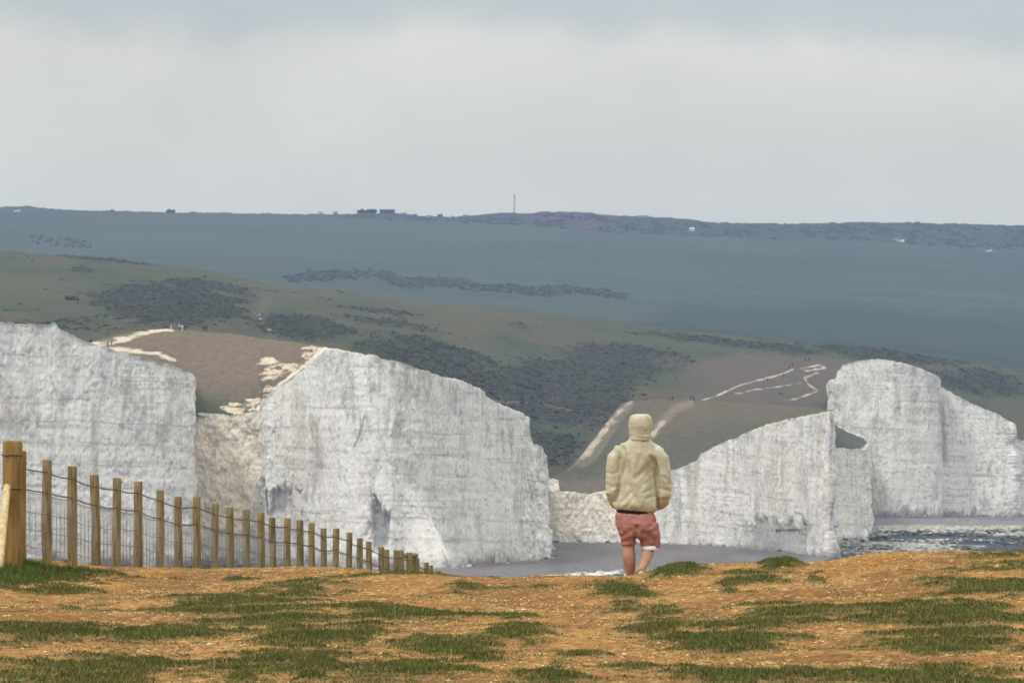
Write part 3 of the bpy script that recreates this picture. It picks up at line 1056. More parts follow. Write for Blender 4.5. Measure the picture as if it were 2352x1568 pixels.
W_white = flat("white_render", (0.72, 0.72, 0.70))
W_grey = flat("grey_render", (0.30, 0.30, 0.31))
W_dark = flat("dark_brick", (0.055, 0.05, 0.06))
W_teal = flat("pale_teal_cladding", (0.30, 0.46, 0.50))
R_red = flat("red_tiles", (0.22, 0.10, 0.08))
R_slate = flat("slate_tiles", (0.10, 0.10, 0.12))
G_win = flat("window_glass", (0.03, 0.035, 0.04), .2)


def house(px, y, Dsh, w_, d_, h_, roof_h, wall, roof, label, group=None, kind="house"):
    p = Dsh.on(px, y)
    root = empty(kind, label, "building" if kind != "house" else "house", (p[0], p[1], p[2] - .3), group)
    mb = MB()
    mb.box((0, 0, h_ / 2), (w_, d_, h_))
    mb.build("wall", wall, root, False)
    mb = MB()
    if roof_h > 0:
        a, b2 = w_ / 2 + .25, d_ / 2 + .3
        r0 = [(-a, -b2, h_ + .003), (-a, b2, h_ + .003), (-a, 0, h_ + roof_h)]
        r1 = [(a, q_[1], q_[2]) for q_ in r0]
        mb.ring_loft([r0, r1])
    else:
        mb.box((0, 0, h_ + .153), (w_ + .3, d_ + .3, .3))
    rf = mb.build("roof", roof, root, False)
    if roof_h > 0:
        mb = MB()
        mb.box((w_ * .33, 0, h_ + roof_h + .1), (.7, .6, 1.2))
        mb.build("chimney", wall, rf, False)
    nw = max(2, int(w_ / 3))
    for i in range(min(nw, 8)):
        mb = MB()
        mb.box((-w_ / 2 + (i + .5) * w_ / nw, -d_ / 2 - .01, h_ * .55), (w_ / nw * .4, .08, h_ * .35))
        mb.build("window", G_win, root, False)
    return root


house(889, 489, far, 15, 9, 3.2, 0, W_dark, R_slate, "dark flat-topped building on the skyline left of the mast", kind="building")
house(1172, 512, far, 19, 6, 1.4, 0, W_grey, R_slate, "long low grey building just below the mast", kind="building")
house(1477, 500, far, 10, 6, 2.2, 0, W_teal, W_teal, "pale teal flat-roofed building on the skyline right of the heath hilltop", kind="building")
house(1590, 530, far, 4.5, 5, 2.1, 1.0, W_white, W_white, "single white house in the scrub belt right of the teal building")
house(2058, 555, far, 6.5, 5, 2.2, 1.2, W_white, R_slate, "larger white house at the right end of the scrub belt")
house(2071, 556, far, 3.6, 4, 1.6, .8, W_white, W_white, "small white cottage right of the larger white house")
house(2271, 578, far, 5.5, 4, 1.0, .4, W_white, W_white, "low white bungalow alone at the far right of the scrub belt")
house(2108, 514, far, 4.2, 4, 1.9, 0, W_dark, R_slate, "small dark stone hut standing on the right skyline", kind="hut")
house(38, 487, far, 6.0, 4, 1.3, .4, W_white, W_white, "long white bungalow just under the skyline at the far left")
house(594, 492, far, 3.4, 3, 1.0, .3, W_white, W_white, "low white bungalow just under the skyline left of the thicket")
hs = [(735, 492, W_white, R_red, "white house with red roof, first of the skyline row from the left"),
      (770, 491, W_grey, R_slate, "grey house with slate roof, second of the skyline row from the left"),
      (928, 493, W_grey, R_red, "grey house with red roof just right of the flat-topped building"),
      (952, 496, W_dark, R_slate, "dark house with slate roof in the skyline row right of the flat-topped building"),
      (985, 498, W_white, R_slate, "white house with slate roof midway along the row between building and mast"),
      (1012, 498, W_dark, R_red, "dark house with red roof midway along the row between building and mast"),
      (1047, 499, W_white, W_white, "all-white house near the right end of the row left of the mast"),
      (1068, 499, W_grey, R_slate, "grey house with slate roof, last of the row before the mast mound")]
for i, (a, b_, wl, rf, lb) in enumerate(hs):
    house(a, b_, far, 3.6 + .7 * (i % 3), 4, 1.3 + .3 * (i % 2), .8, wl, rf, lb, "houses along the skyline")

M_mast = flat("galvanised_steel", (0.24, 0.25, 0.27), .5)
p = far.on(1180, 489)
mast = empty("radio_mast", "tall thin lattice radio mast standing on the skyline", "mast", (p[0], p[1], p[2]))
mb = MB()
HT = 17.6
for sx in (-1, 1):
    for sy in (-1, 1):
        mb.tube([(sx * .85, sy * .85, -.5), (sx * .38, sy * .38, HT)], .15, 5)
nb = 9
for i in range(nb):
    z0, z1 = HT * i / nb, HT * (i + 1) / nb
    r0, r1 = .85 - .47 * i / nb, .85 - .47 * (i + 1) / nb
    for (ax, ay), (bx, by) in zip([(-1, -1), (1, -1), (1, 1), (-1, 1)], [(1, -1), (1, 1), (-1, 1), (-1, -1)]):
        mb.tube([(ax * r0, ay * r0, z0), (bx * r1, by * r1, z1)], .085, 4)
        mb.tube([(ax * r0, ay * r0, z0), (bx * r0, by * r0, z0)], .08, 4)
mb.build("lattice", M_mast, mast, False)
for sx, zz2 in ((-.75, HT - 1.2), (.75, HT - .6), (.7, HT - 3.2)):
    mb = MB()
    mb.tube([(sx, -.2, zz2 - .8), (sx, -.2, zz2 + .9)], .17, 6)
    mb.tube([(0, 0, zz2), (sx, -.2, zz2)], .05, 4)
    mb.build("antenna", M_mast, mast, False)
mb = MB()
mb.tube([(0, 0, HT - .2), (0, 0, HT + 1.5)], .06, 5)
mb.build("spike", M_mast, mast, False)

# ------------------------------------------------------------------ near ground
cr = []
for px, y, d in [(-400, 1268, 64), (0, 1278, 65), (108, 1284, 66), (200, 1293, 67), (300, 1299, 68), (480, 1302, 68), (680, 1302, 66), (830, 1307, 64),
                 (940, 1318, 61), (1040, 1325, 59.5), (1200, 1327, 59), (1430, 1324, 59), (1500, 1316, 59), (1600, 1300, 59), (1750, 1292, 59),
                 (1870, 1290, 58.5), (1930, 1280, 58), (2000, 1271, 57.5), (2250, 1263, 57.5), (2352, 1265, 57.5), (2700, 1275, 57.5)]:
    cr.append(((px - 1176) / F * d, (y - HOR) * d / F, d))
cr = np.array(cr)


def ground_h(x, d, rough=True):
    """depth of the ground below eye level"""
    hc = np.interp(x, cr[:, 0], cr[:, 1])
    dc = np.interp(x, cr[:, 0], cr[:, 2])
    t_ = np.clip((d - 35) / (dc - 35), 0, 1)
    t_ = t_ * t_ * (3 - 2 * t_)
    h = 1.665 + (hc - 1.665) * t_
    u = (d - dc) / .45
    h = h + .047 * .45 * np.logaddexp(0, np.clip(u, -40, 400))
    h = h + np.maximum(d - 135, 0) ** 1.35 * .03
    if rough:
        h = h - .105 * (fbm(x / 1.6, d / 2.2, 401, 3) - .5) - .03 * (fbm(x / .35, d / .6, 402, 3) - .5)
    return h


def ground_hit(px, y):
    ds_ = np.linspace(28, 62, 700)
    yy_ = HOR + ground_h((px - 1176) / F * ds_, ds_, False) * F / ds_
    i = np.argmax(yy_ <= y)
    if yy_.min() > y:
        i = int(np.argmin(yy_))
    return (px - 1176) / F * ds_[i], ds_[i]


# patches of turf: (x0, x1, y0, y1, strength)
PT = [(-60, 67, 1318, 1347, .8), (74, 122, 1314, 1332, .5), (159, 207, 1317, 1334, .7), (237, 333, 1322, 1333, .7), (355, 452, 1308, 1328, .6),
      (60, 237, 1347, 1363, .8), (515, 585, 1325, 1334, .8), (577, 826, 1334, 1374, .75), (385, 703, 1369, 1396, 1.0), (304, 515, 1399, 1420, .7),
      (426, 847, 1402, 1455, .95), (-60, 237, 1434, 1474, .95), (225, 500, 1447, 1479, 1.1), (592, 860, 1456, 1497, 1.1), (-80, 480, 1508, 1580, 1.2),
      (380, 900, 1500, 1580, 1.1), (753, 830, 1336, 1373, .8), (820, 1040, 1304, 1327, 1.0), (1034, 1093, 1336, 1358, .5), (753, 1108, 1389, 1433, .85),
      (1100, 1280, 1408, 1500, 1.25), (910, 1175, 1463, 1514, 1.3), (753, 930, 1426, 1466, .9), (1363, 1515, 1334, 1402, 1.15),
      (1478, 1600, 1288, 1338, 1.3), (1241, 1404, 1490, 1511, .9), (753, 1130, 1506, 1580, 1.2), (1241, 1319, 1517, 1534, .6),
      (1440, 1610, 1412, 1482, .9), (1345, 1610, 1535, 1552, .7), (1150, 1420, 1555, 1590, .9), (1735, 1845, 1283, 1322, 1.2), (1653, 1801, 1316, 1350, .9),
      (1658, 1690, 1350, 1374, .6), (1853, 1912, 1322, 1350, .6), (2127, 2420, 1330, 1381, 1.1), (1605, 2024, 1394, 1433, .75),
      (1505, 1838, 1413, 1470, .85), (1535, 1805, 1457, 1514, 1.1), (1912, 2420, 1386, 1444, 1.05), (2020, 2420, 1442, 1474, 1.1),
      (1990, 2420, 1472, 1507, .85), (1500, 1810, 1535, 1590, 1.1), (1780, 2420, 1525, 1590, 1.15), (2227, 2420, 1275, 1313, .5),
      (-90, 150, 1255, 1312, 1.5), (90, 320, 1280, 1306, 1.2)]
PW = []
for x0, x1, y0, y1, s_ in PT:
    cx, cy = (x0 + x1) / 2, (y0 + y1) / 2
    xc, dcn = ground_hit(cx, cy)
    _, dn = ground_hit(cx, min(y1, 1640))
    _, dfar = ground_hit(cx, y0)
    PW.append((xc, (dn + dfar) / 2, (x1 - x0) / 2 / F * dcn, max((dfar - dn) / 2, .35), s_))


def turf(x, d):
    m_ = np.full(np.shape(x), -1.0)
    for cx, cd, rx, rd, s_ in PW:
        u = np.abs((x - cx) / rx)
        v_ = np.abs((d - cd) / rd)
        m_ = np.maximum(m_, .95 * s_ * (1.05 - (u ** 2.2 + v_ ** 2.2) ** (1 / 2.2)))
    n_ = fbm(x / .75, d / .8, 411, 5, .6)
    n2_ = fbm(x / .14, d / .3, 412, 3)
    n3_ = fbm(x / 1.6, d / 1.3, 413, 3)
    return .85 * np.maximum(m_, -.5) + 1.8 * (n_ - .5) + 1.2 * (n2_ - .5) + .8 * (n3_ - .5) - .02


TUFT = [p_ for p_ in PW if p_[4] >= 1.2 and p_[1] > 55]


def tuft(x, d):
    m_ = np.full(np.shape(x), -1.0)
    for cx, cd, rx, rd, s_ in TUFT:
        m_ = np.maximum(m_, 1.0 - np.sqrt(((x - cx) / rx) ** 2 + ((d - cd) / rd) ** 2))
    return m_


def mound(x, d):
    return .022 * sstep(turf(x, d), -.1, .7) + .035 * sstep(tuft(x, d), -.1, .6)


xs_ = np.concatenate([np.linspace(-90, -9.2, 40), np.linspace(-9, 9, 520), np.linspace(9.2, 90, 40)])
ds_ = np.concatenate([np.linspace(-60, 26, 30), np.arange(27, 78, .085), np.arange(78, 135, .6), np.linspace(136, 330, 60)])
GX, GD = np.meshgrid(xs_, ds_)
GH = ground_h(GX, GD)
TM = turf(GX, GD)
GZ = EYE - GH + .022 * sstep(TM, -.1, .7) + .035 * sstep(tuft(GX, GD), -.1, .6)
GZ = np.maximum(GZ, -2.0)
n = fbm(GX / .5, GD / .9, 421, 4)
n2 = fbm(GX / .07, GD / .16, 422, 3)
C = np.empty(GX.shape + (3,))
C[:] = (0.262, 0.126, 0.033)
C = mixc(C, (0.315, 0.170, 0.052), sstep(n, .42, .62) * .8)
C = mixc(C, (0.175, 0.080, 0.023), sstep(fbm(GX / .9, GD / 1.4, 423, 4), .5, .66) * .75)
C = mixc(C, (0.20, 0.14, 0.058), sstep(TM, -.3, .25) * .6)
C = mixc(C, (0.115, 0.105, 0.045), sstep(TM, .1, .6) * .8)
n5 = fbm(GX / .035, GD / .12, 424, 2)
C = C * (0.78 + .44 * n2[..., None])
C = mixc(C, (0.50, 0.33, 0.14), sstep(n5, .66, .8) * .6 * (1 - sstep(TM, 0, .4)))
C = mixc(C, (0.12, 0.065, 0.026), sstep(n5, .36, .22) * .6)
far_m = sstep(GD, 72, 80)
C = mixc(C, (0.09, 0.095, 0.045), far_m)
P = np.stack([GX, GD, GZ], -1)
struct(link("ground", np_mesh("ground", P.reshape(-1, 3), grid_faces(*GX.shape), M_dirt, C.reshape(-1, 3))))


def ground_z(x, d):
    x = np.asarray(x, float)
    d = np.asarray(d, float)
    return EYE - ground_h(x, d) + mound(x, d)


# grass blades
NB = 1700000
bd = rng.uniform(30, 74, NB)
bx = rng.uniform(-.1, .1, NB) * bd
bank = np.exp(-((bx + 5.0) / .75) ** 2) * sstep(bd, 56, 59) * (1 - sstep(bd, 63, 66))
tf = tuft(bx, bd)
tm = turf(bx, bd) + bank * .9 + .35 * sstep(tf, -.1, .6)
keep = rng.random(NB) < np.clip(sstep(tm, -.40, .75) ** 1.7 + .012, 0, 1) * (bd / 52) ** -.3
bx, bd, tm = bx[keep], bd[keep], tm[keep]
nb_ = len(bx)
bz = ground_z(bx, bd)
bank = bank[keep]
tf = tf[keep]
hgt = rng.uniform(.008, .028, nb_) * (.6 + .7 * sstep(tm, .1, .8)) * (1 + .5 * (rng.random(nb_) < .06))
hgt = hgt * (1 + 1.5 * bank * sstep(-4.3 - bx, 0, 1.0))
crest_t = sstep(tm, .5, 1.0) * sstep(bd, 55, 58)
hgt = hgt * (1 + .35 * crest_t)
ang = rng.uniform(0, 2 * math.pi, nb_)
wid = rng.uniform(.004, .008, nb_)
leanx, leany = rng.normal(0, .45, nb_) * hgt, rng.normal(0, .45, nb_) * hgt
ca, sa = np.cos(ang) * wid, np.sin(ang) * wid * .5
V = np.empty((nb_, 3, 3))
V[:, 0] = np.stack([bx - ca, bd - sa, bz - .006], -1)
V[:, 1] = np.stack([bx + ca, bd + sa, bz - .006], -1)
V[:, 2] = np.stack([bx + leanx, bd + leany, bz + hgt], -1)
gcol = np.array([(0.120, 0.142, 0.036), (0.080, 0.110, 0.024), (0.170, 0.165, 0.054), (0.28, 0.21, 0.085), (0.37, 0.265, 0.11)])
gn = fbm(bx / .5, bd / 1.2, 431, 3)
pd = np.clip(.20 + .55 * (1 - sstep(tm, .0, .6)) + .7 * (gn - .5) - .3 * sstep(tf, 0, .5), .03, .95)
ci = np.where(rng.random(nb_) < pd, rng.integers(2, 5, nb_), rng.integers(0, 3, nb_))
gc = gcol[ci] * rng.uniform(.6, 1.05, (nb_, 1)) * (.8 + .4 * fbm(bx / .3, bd / .5, 433, 3))[:, None]
bk = (bank * sstep(-4.3 - bx, 0, .8))[:, None] * .8
gc = gc * (1 - bk) + bk * np.array([(0.050, 0.100, 0.018)]) * rng.uniform(.6, 1.5, (nb_, 1))
gc3 = np.repeat(gc, 3, 0)
print("blades", nb_)
stuff(link("grass", np_mesh("grass", V.reshape(-1, 3), np.arange(nb_ * 3).reshape(-1, 3), M_blade, gc3, False)))

# flint gravel
NS = 90000
sd_ = rng.uniform(30, 66, NS)
sx_ = rng.uniform(-.1, .1, NS) * sd_
ts = turf(sx_, sd_)
cl = fbm(sx_ / .6, sd_ / 1.2, 441, 3)
keep = rng.random(NS) < (1 - sstep(ts, -.2, .3)) * sstep(cl, .3, .62)
sx_, sd_ = sx_[keep], sd_[keep]
ns = len(sx_)
ss = .0045 + .011 * rng.random(ns) ** 3 + (rng.random(ns) < .012) * rng.uniform(.006, .016, ns)
oct_v = np.array([(1, 0, 0), (0, 1, 0), (-1, 0, 0), (0, -1, 0), (0, 0, .8), (0, 0, -.6)], float)
oct_f = np.array([(0, 1, 4), (1, 2, 4), (2, 3, 4), (3, 0, 4), (1, 0, 5), (2, 1, 5), (3, 2, 5), (0, 3, 5)])
ra = rng.uniform(0, 6.28, ns)
ov = oct_v[None] * (1 + .6 * (rng.random((ns, 6, 1)) - .5)) * ss[:, None, None] * np.stack([rng.uniform(.9, 1.8, ns), rng.uniform(.8, 1.3, ns), rng.uniform(.4, .8, ns)], -1)[:, None, :]
rx = ov[..., 0] * np.cos(ra)[:, None] - ov[..., 1] * np.sin(ra)[:, None]
ry = ov[..., 0] * np.sin(ra)[:, None] + ov[..., 1] * np.cos(ra)[:, None]
sz_ = ground_z(sx_, sd_)
V = np.stack([rx + sx_[:, None], ry + sd_[:, None], ov[..., 2] + sz_[:, None] + .002], -1)
scol = np.array([(0.42, 0.27, 0.11), (0.52, 0.35, 0.15), (0.24, 0.135, 0.055), (0.66, 0.53, 0.32), (0.13, 0.075, 0.036)])
sc = scol[rng.choice(5, ns, p=[.33, .25, .22, .1, .1])] * rng.uniform(.8, 1.2, (ns, 1))
stuff(link("gravel", np_mesh("gravel", V.reshape(-1, 3), (oct_f[None] + (np.arange(ns) * 6)[:, None, None]).reshape(-1, 3), M_stone, np.repeat(sc, 6, 0), False)))

# ------------------------------------------------------------------ fence
M_wood = [mat_two("weathered_timber", (0.135, 0.103, 0.055), (0.265, 0.205, 0.115), (9, 9, 1.0), 3.2, .5, .01, .85),
          mat_two("tan_timber", (0.165, 0.115, 0.052), (0.285, 0.205, 0.105), (9, 9, .9), 3.0, .5, .01, .85),
          mat_two("grey_timber", (0.17, 0.135, 0.085), (0.275, 0.215, 0.13), (9, 9, 1.2), 3.5, .5, .01, .88)]
M_strain = mat_two("stained_timber", (0.175, 0.105, 0.030), (0.30, 0.195, 0.075), (5, 5, .8), 2.6, .5, .01, .8)
M_strut = mat_two("peeled_pole", (0.42, 0.33, 0.17), (0.58, 0.49, 0.30), (6, 6, 1.5), 3.0, .4, .01, .8)
M_wire = mat_two("rusty_wire", (0.10, 0.085, 0.075), (0.16, 0.14, 0.13), (1, 1, 1), 8, rough=.6)
M_net = mat_two("netting_wire", (0.21, 0.20, 0.19), (0.28, 0.27, 0.26), (1, 1, 1), 8, rough=.6)
z4 = [(293, 183), (451, 222), (600, 275), (725, 294), (855, 316), (995, 370), (1110, 411), (1219, 411), (1329, 452), (1424, 475),
      (1530, 489), (1623, 508), (1699, 541), (1777, 543), (1860, 556), (1935, 573), (2005, 607), (2083, 607), (2158, 633), (2226, 668)]
z5 = [(259, 688), (322, 722), (374, 738), (425, 742), (458, 743), (497, 757), (530, 760), (560, 790), (605, 818), (640, 837), (686, 870)]
posts = [(.3702 * a, 987.8 + .3702 * b_) for a, b_ in z4] + [(752.6 + .3702 * a, 987.8 + .3702 * b_) for a, b_ in z5]


def fence_d(px):
    return 9.488 / (.067 - (px - 1176) / F)


fd0 = fence_d(108)
fence = empty("post_fence", "timber post and wire netting fence running downhill along the cliff top", "fence",
              ((108 - 1176) / F * fd0, fd0, EYE - ground_h((108 - 1176) / F * fd0, fd0)))
FO = Vector(fence.location)
tops = []


def post(name, x, d, ztop, rad, mat, tiltx=0.0, k=14, zlow=None, chamfer=.012):
    mb = MB()
    zb = float(EYE - ground_h(x, d)) - .45 if zlow is None else zlow
    hts = np.linspace(zb, ztop - chamfer, 12)
    rings = []
    ph_ = random.random() * 10
    for h_ in hts:
        tt_ = (h_ - zb) / (ztop - zb)
        r_ = rad * (1.04 - .06 * tt_) * (1 + .025 * math.sin(h_ * 7 + ph_))
        cx_ = x + tiltx * (h_ - zb) + .004 * math.sin(h_ * 4 + ph_)
        rings.append([(cx_ + r_ * math.cos(6.2832 * j / k) * (1 + .02 * math.sin(j * 2.1 + ph_)), d + r_ * math.sin(6.2832 * j / k), h_) for j in range(k)])
    cx_ = x + tiltx * (ztop - zb)
    rings.append([(cx_ + rad * .86 * math.cos(6.2832 * j / k), d + rad * .86 * math.sin(6.2832 * j / k), ztop) for j in range(k)])
    mb.ring_loft(rings)
    mb.v = [(p_[0] - FO.x, p_[1] - FO.y, p_[2] - FO.z) for p_ in mb.v]
    return mb.build(name, mat, fence)


for i, (px, y) in enumerate(posts):
    d = fence_d(px)
    if 23 <= i <= 26:
        d += .0
    x = (px - 1176) / F * d
    zt = EYE + (HOR - y) / F * d
    post("post", x, d, zt, .055 * random.uniform(.96, 1.05), M_wood[random.choice([0, 0, 1, 1, 2])], random.uniform(-.020, .022))
    tops.append((x, d, zt))
# the pair of posts joined by a rail
a, b_ = tops[25], tops[26]
mb = MB()
mb.tube([(a[0] - .06 - FO.x, a[1] - .06 - FO.y, a[2] - .06 - FO.z), (b_[0] + .06 - FO.x, b_[1] - .06 - FO.y, b_[2] - .05 - FO.z)], .05, 8)
mb.build("rail", M_wood[2], fence)
# strainer post, its prop and the companion post
sx0, sd0 = (28 - 1176) / F * 61.2, 61.2
szt = EYE + (HOR - 1012) / F * 61.2
sp = post("strainer_post", sx0, sd0, szt, .108, M_strain, .0, 22, chamfer=.02)
for yy0, th in ((1044, .010), (1121, .009)):
    mb = MB()
    zc_ = EYE + (HOR - yy0) / F * 61.2
    pts = [(sx0 + .110 * math.cos(6.2832 * j / 26) - FO.x, sd0 + .110 * math.sin(6.2832 * j / 26) - FO.y, zc_ - FO.z + .004 * math.sin(j)) for j in range(27)]
    mb.tube(pts, th, 6)
    mb.build("wire_wrap", M_wire, sp)
cx0, cd0 = (48.5 - 1176) / F * 62.4, 62.4
czt = EYE + (HOR - 1035) / F * 62.4
post("post", cx0, cd0, czt, .056, M_strain)
p0 = at(15, 1122, 61.0)
p1 = np.array([(-6 - 1176) / F * 59.4, 59.4, float(EYE - ground_h((-6 - 1176) / F * 59.4, 59.4)) - .1])
p0 = p0 + (p0 - p1) * .02
mb = MB()
mb.tube([tuple(lerp(p1, p0, k / 6) - np.array(FO)) for k in range(7)], [.047, .046, .045, .045, .044, .043, .041], 12)
mb.build("prop_pole", M_strut, fence)
# wires
line = [(cx0, cd0, czt + .0)] + tops


def strand(off, off0, sag, r_, name, mat):
    pts = []
    for i in range(len(line) - 1):
        A, B = line[i], line[i + 1]
        oa = off0 if i == 0 else off
        sg = sag * random.uniform(.4, 1.4) * min(1, abs(B[1] - A[1]) / 1.9)
        za = A[2] - oa + random.uniform(-.004, .004)
        zb_ = B[2] - off
        for k in range(8):
            t_ = k / 8
            pts.append((lerp(A[0], B[0], t_) - FO.x, lerp(A[1], B[1], t_) - FO.y - .06, lerp(za, zb_, t_) - 4 * sg * t_ * (1 - t_) - FO.z))
    mb_ = MB()
    mb_.tube(pts, r_, 5)
    return mb_, pts


for off, off0 in ((.14, .19), (.365, .40)):
    mb, pts = strand(off, off0, .02, .0065, "wire", M_wire)
    # barbs every hand's width
    for k in range(0, len(pts) - 1):
        for u in (0.0, .5):
            a_ = Vector(pts[k]).lerp(Vector(pts[k + 1]), u)
            mb.tube([a_ + Vector((.0, 0, -.013)), a_ + Vector((.012, 0, .013))], .0035, 3)
    mb.build("wire_strand", M_wire, fence)
net = MB()
for off in (.385, .60, .80, .985):
    mbh, _ = strand(off, off + .03, .03, .0042, "", None)
    b0 = len(net.v)
    net.v += mbh.v
    net.f += [tuple(i_ + b0 for i_ in f_) for f_ in mbh.f]
for i in range(len(line) - 1):
    A, B = line[i], line[i + 1]
    nv = int(max(2, abs(B[1] - A[1]) / .045)) if i < 14 else 10
    for k in range(1, nv):
        t_ = k / nv
        x_, d_, z_ = lerp(A[0], B[0], t_), lerp(A[1], B[1], t_), lerp(A[2], B[2], t_)
        sg = .10 * t_ * (1 - t_)
        wv = .008 * math.sin(k * .9 + i)
        net.tube([(x_ - FO.x, d_ - FO.y - .06, z_ - .385 - sg - FO.z), (x_ + wv - FO.x, d_ - FO.y - .06, z_ - .7 - sg - FO.z), (x_ - FO.x, d_ - FO.y - .06, z_ - 1.10 - FO.z)], .0016, 3)
net.build("wire_netting", M_net, fence)

# ------------------------------------------------------------------ the walker
KX = 1.2455e-3


def bx_(xz):
    return (xz - 470) * KX


def bz_(yz):
    return (1540 - yz) * KX


def ellring(cx, cy, z, hw, hd, k=28, e=2.3, tilt=0.0):
    r = []
    for j in range(k):
        a = 2 * math.pi * j / k
        c, s = math.cos(a), math.sin(a)
        r.append((cx + hw * math.copysign(abs(c) ** (2 / e), c), cy + hd * math.copysign(abs(s) ** (2 / e), s), z + tilt * c))
    return r


def solid(mb, name, mat, parent, voxel=.009, smooth_it=3, fn=None):
    """fuse the shapes of mb into one closed skin, smooth it, then shape its folds"""
    o = mb.build(name, mat, None)
    r = o.modifiers.new("r", 'REMESH')
    r.mode = 'VOXEL'
    r.voxel_size = voxel
    s = o.modifiers.new("s", 'SMOOTH')
    s.factor = .5
    s.iterations = smooth_it
    dg = bpy.context.evaluated_depsgraph_get()
    me = bpy.data.meshes.new_from_object(o.evaluated_get(dg))
    old = o.data
    o.modifiers.clear()
    o.data = me
    bpy.data.meshes.remove(old)
    n_ = len(me.vertices)
    co = np.empty(n_ * 3, np.float32)
    me.vertices.foreach_get("co", co)
    no = np.empty(n_ * 3, np.float32)
    me.vertices.foreach_get("normal", no)
    co, no = co.reshape(-1, 3), no.reshape(-1, 3)
    if fn is not None:
        co = co + no * fn(co, no)[:, None]
        me.vertices.foreach_set("co", co.astype(np.float32).ravel())
    me.polygons.foreach_set("use_smooth", [True] * len(me.polygons))
    me.update()
    me.name = name
    if fn is not None:
        s2 = o.modifiers.new("soften", 'SMOOTH')
        s2.factor = .5
        s2.iterations = 2
    if parent is not None:
        o.parent = parent
    if not me.materials:
        me.materials.append(mat)
    return o


PD = 60.4
PXc = (1420 + 470 / 3.486) * .9408      # frame column of the body axis
pxw = (PXc - 1176) / F * PD
feet_y = (980 + 1540 / 3.486) * .9408
pzw = EYE + (HOR - feet_y) / F * PD
person = empty("person", "walker seen from behind in a hooded beige jacket and dusty pink shorts", "person", (pxw, PD, pzw))

M_jacket = mat_two("beige_nylon", (0.42, 0.395, 0.295), (0.54, 0.51, 0.40), (1, 1, 1), 7, .15, .004, .5, .35)
M_shorts = mat_two("pink_cotton", (0.34, 0.155, 0.145), (0.44, 0.21, 0.195), (1, 1, 1), 14, .3, .004, .9, .1)
M_skin = mat_two("skin", (0.36, 0.185, 0.12), (0.43, 0.235, 0.16), (1, 1, 1), 9, .0, .004, .6, .3)
M_black = mat_two("black_cotton", (0.012, 0.012, 0.013), (0.022, 0.022, 0.024), (1, 1, 1), 20, .2, .003, .9, .1)
M_white = mat_two("white_lining", (0.66, 0.64, 0.66), (0.74, 0.72, 0.74), (1, 1, 1), 20, .2, .003, .9, .1)
M_shoe = mat_two("tan_suede", (0.30, 0.235, 0.125), (0.40, 0.32, 0.19), (1, 1, 1), 20, .3, .003, .9, .1)
M_sole = mat_two("pale_rubber", (0.42, 0.38, 0.30), (0.5, 0.46, 0.38), (1, 1, 1), 20, rough=.8)


def gcre(co, a, b_, w_, depth, side=-1):
    """crease from a to b in body (x,z), on the back (side -1)"""
    d = seg_dist(co[:, 0], co[:, 2], [(bx_(p_[0]), bz_(p_[1])) for p_ in ((a, b_) if b_ else a)])
    w_ = w_ * KX
    depth = depth * 1.0
    w_ = w_ * 1.15
    g = -depth * np.exp(-(d / w_) ** 2) + .55 * depth * np.exp(-((d - 2.1 * w_) / (1.1 * w_)) ** 2)
    return g * (co[:, 1] * side > -.02)


def jacket_folds(co, no):
    f = np.zeros(len(co))
    for a, w_, dp in [(((318, 372), (352, 400), (376, 470), (366, 560), (335, 660), (300, 790), (285, 850)), 12, .016),
                      (((585, 470), (612, 500), (638, 550), (650, 660), (652, 780), (646, 890)), 12, .017),
                      (((612, 505), (560, 560), (500, 615), (462, 650)), 19, .010), (((600, 575), (555, 620), (505, 690)), 15, .006),
                      (((396, 520), (404, 690), (425, 780), (470, 860)), 15, .008), (((500, 455), (478, 520), (470, 570)), 12, .004),
                      (((560, 680), (525, 705), (500, 735)), 10, .004), (((600, 742), (560, 755), (525, 778)), 9, .004),
                      (((625, 800), (590, 805), (545, 828)), 9, .004), (((290, 875), (360, 840), (420, 770)), 14, .008), (((385, 885), (420, 850), (440, 800)), 10, .004),
                      (((430, 340), (428, 440)), 9, .003), (((520, 340), (530, 440)), 9, .003), (((565, 350), (590, 450)), 10, .003),
                      (((215, 600), (260, 615), (300, 600)), 10, .004), (((212, 700), (255, 725), (300, 715)), 11, .005), (((225, 800), (290, 770)), 10, .004),
                      (((690, 640), (725, 660), (752, 700)), 11, .005), (((660, 735), (710, 750), (755, 760)), 11, .005), (((655, 830), (740, 830)), 10, .004)]:
        b_ = None
        f += gcre(co, a, b_, w_, dp)
    def dent(cx, cz, rx, rz, a):
        return a * np.exp(-((co[:, 0] - bx_(cx)) / (rx * KX)) ** 2 - ((co[:, 2] - bz_(cz)) / (rz * KX)) ** 2) * (co[:, 1] < .03)
    f += dent(360, 600, 40, 130, -.012) + dent(435, 580, 40, 180, .018) + dent(585, 590, 50, 90, -.020) + dent(500, 760, 60, 110, .016)
    f += dent(600, 640, 45, 90, -.012) + dent(470, 860, 130, 40, .014) + dent(690, 620, 40, 60, .012) + dent(250, 520, 40, 70, .012)
    # gathers above the elastic hem, small random crumple
    th = np.arctan2(co[:, 1], co[:, 0])
    hem = np.exp(-((co[:, 2] - bz_(915)) / .045) ** 2)
    f += hem * .0035 * np.sin(th * 34 + 3 * np.sin(th * 5))
    u, v_ = co[:, 0] + co[:, 1] * .7, co[:, 2]
    rg = 1 - np.abs(2 * fbm(u / .09 + 40 + v_ * 2, v_ / .11, 501, 3) - 1)
    f += .0045 * (rg - .75) + .0015 * (fbm(u / .03, v_ / .035, 502, 2) - .5)
    return f


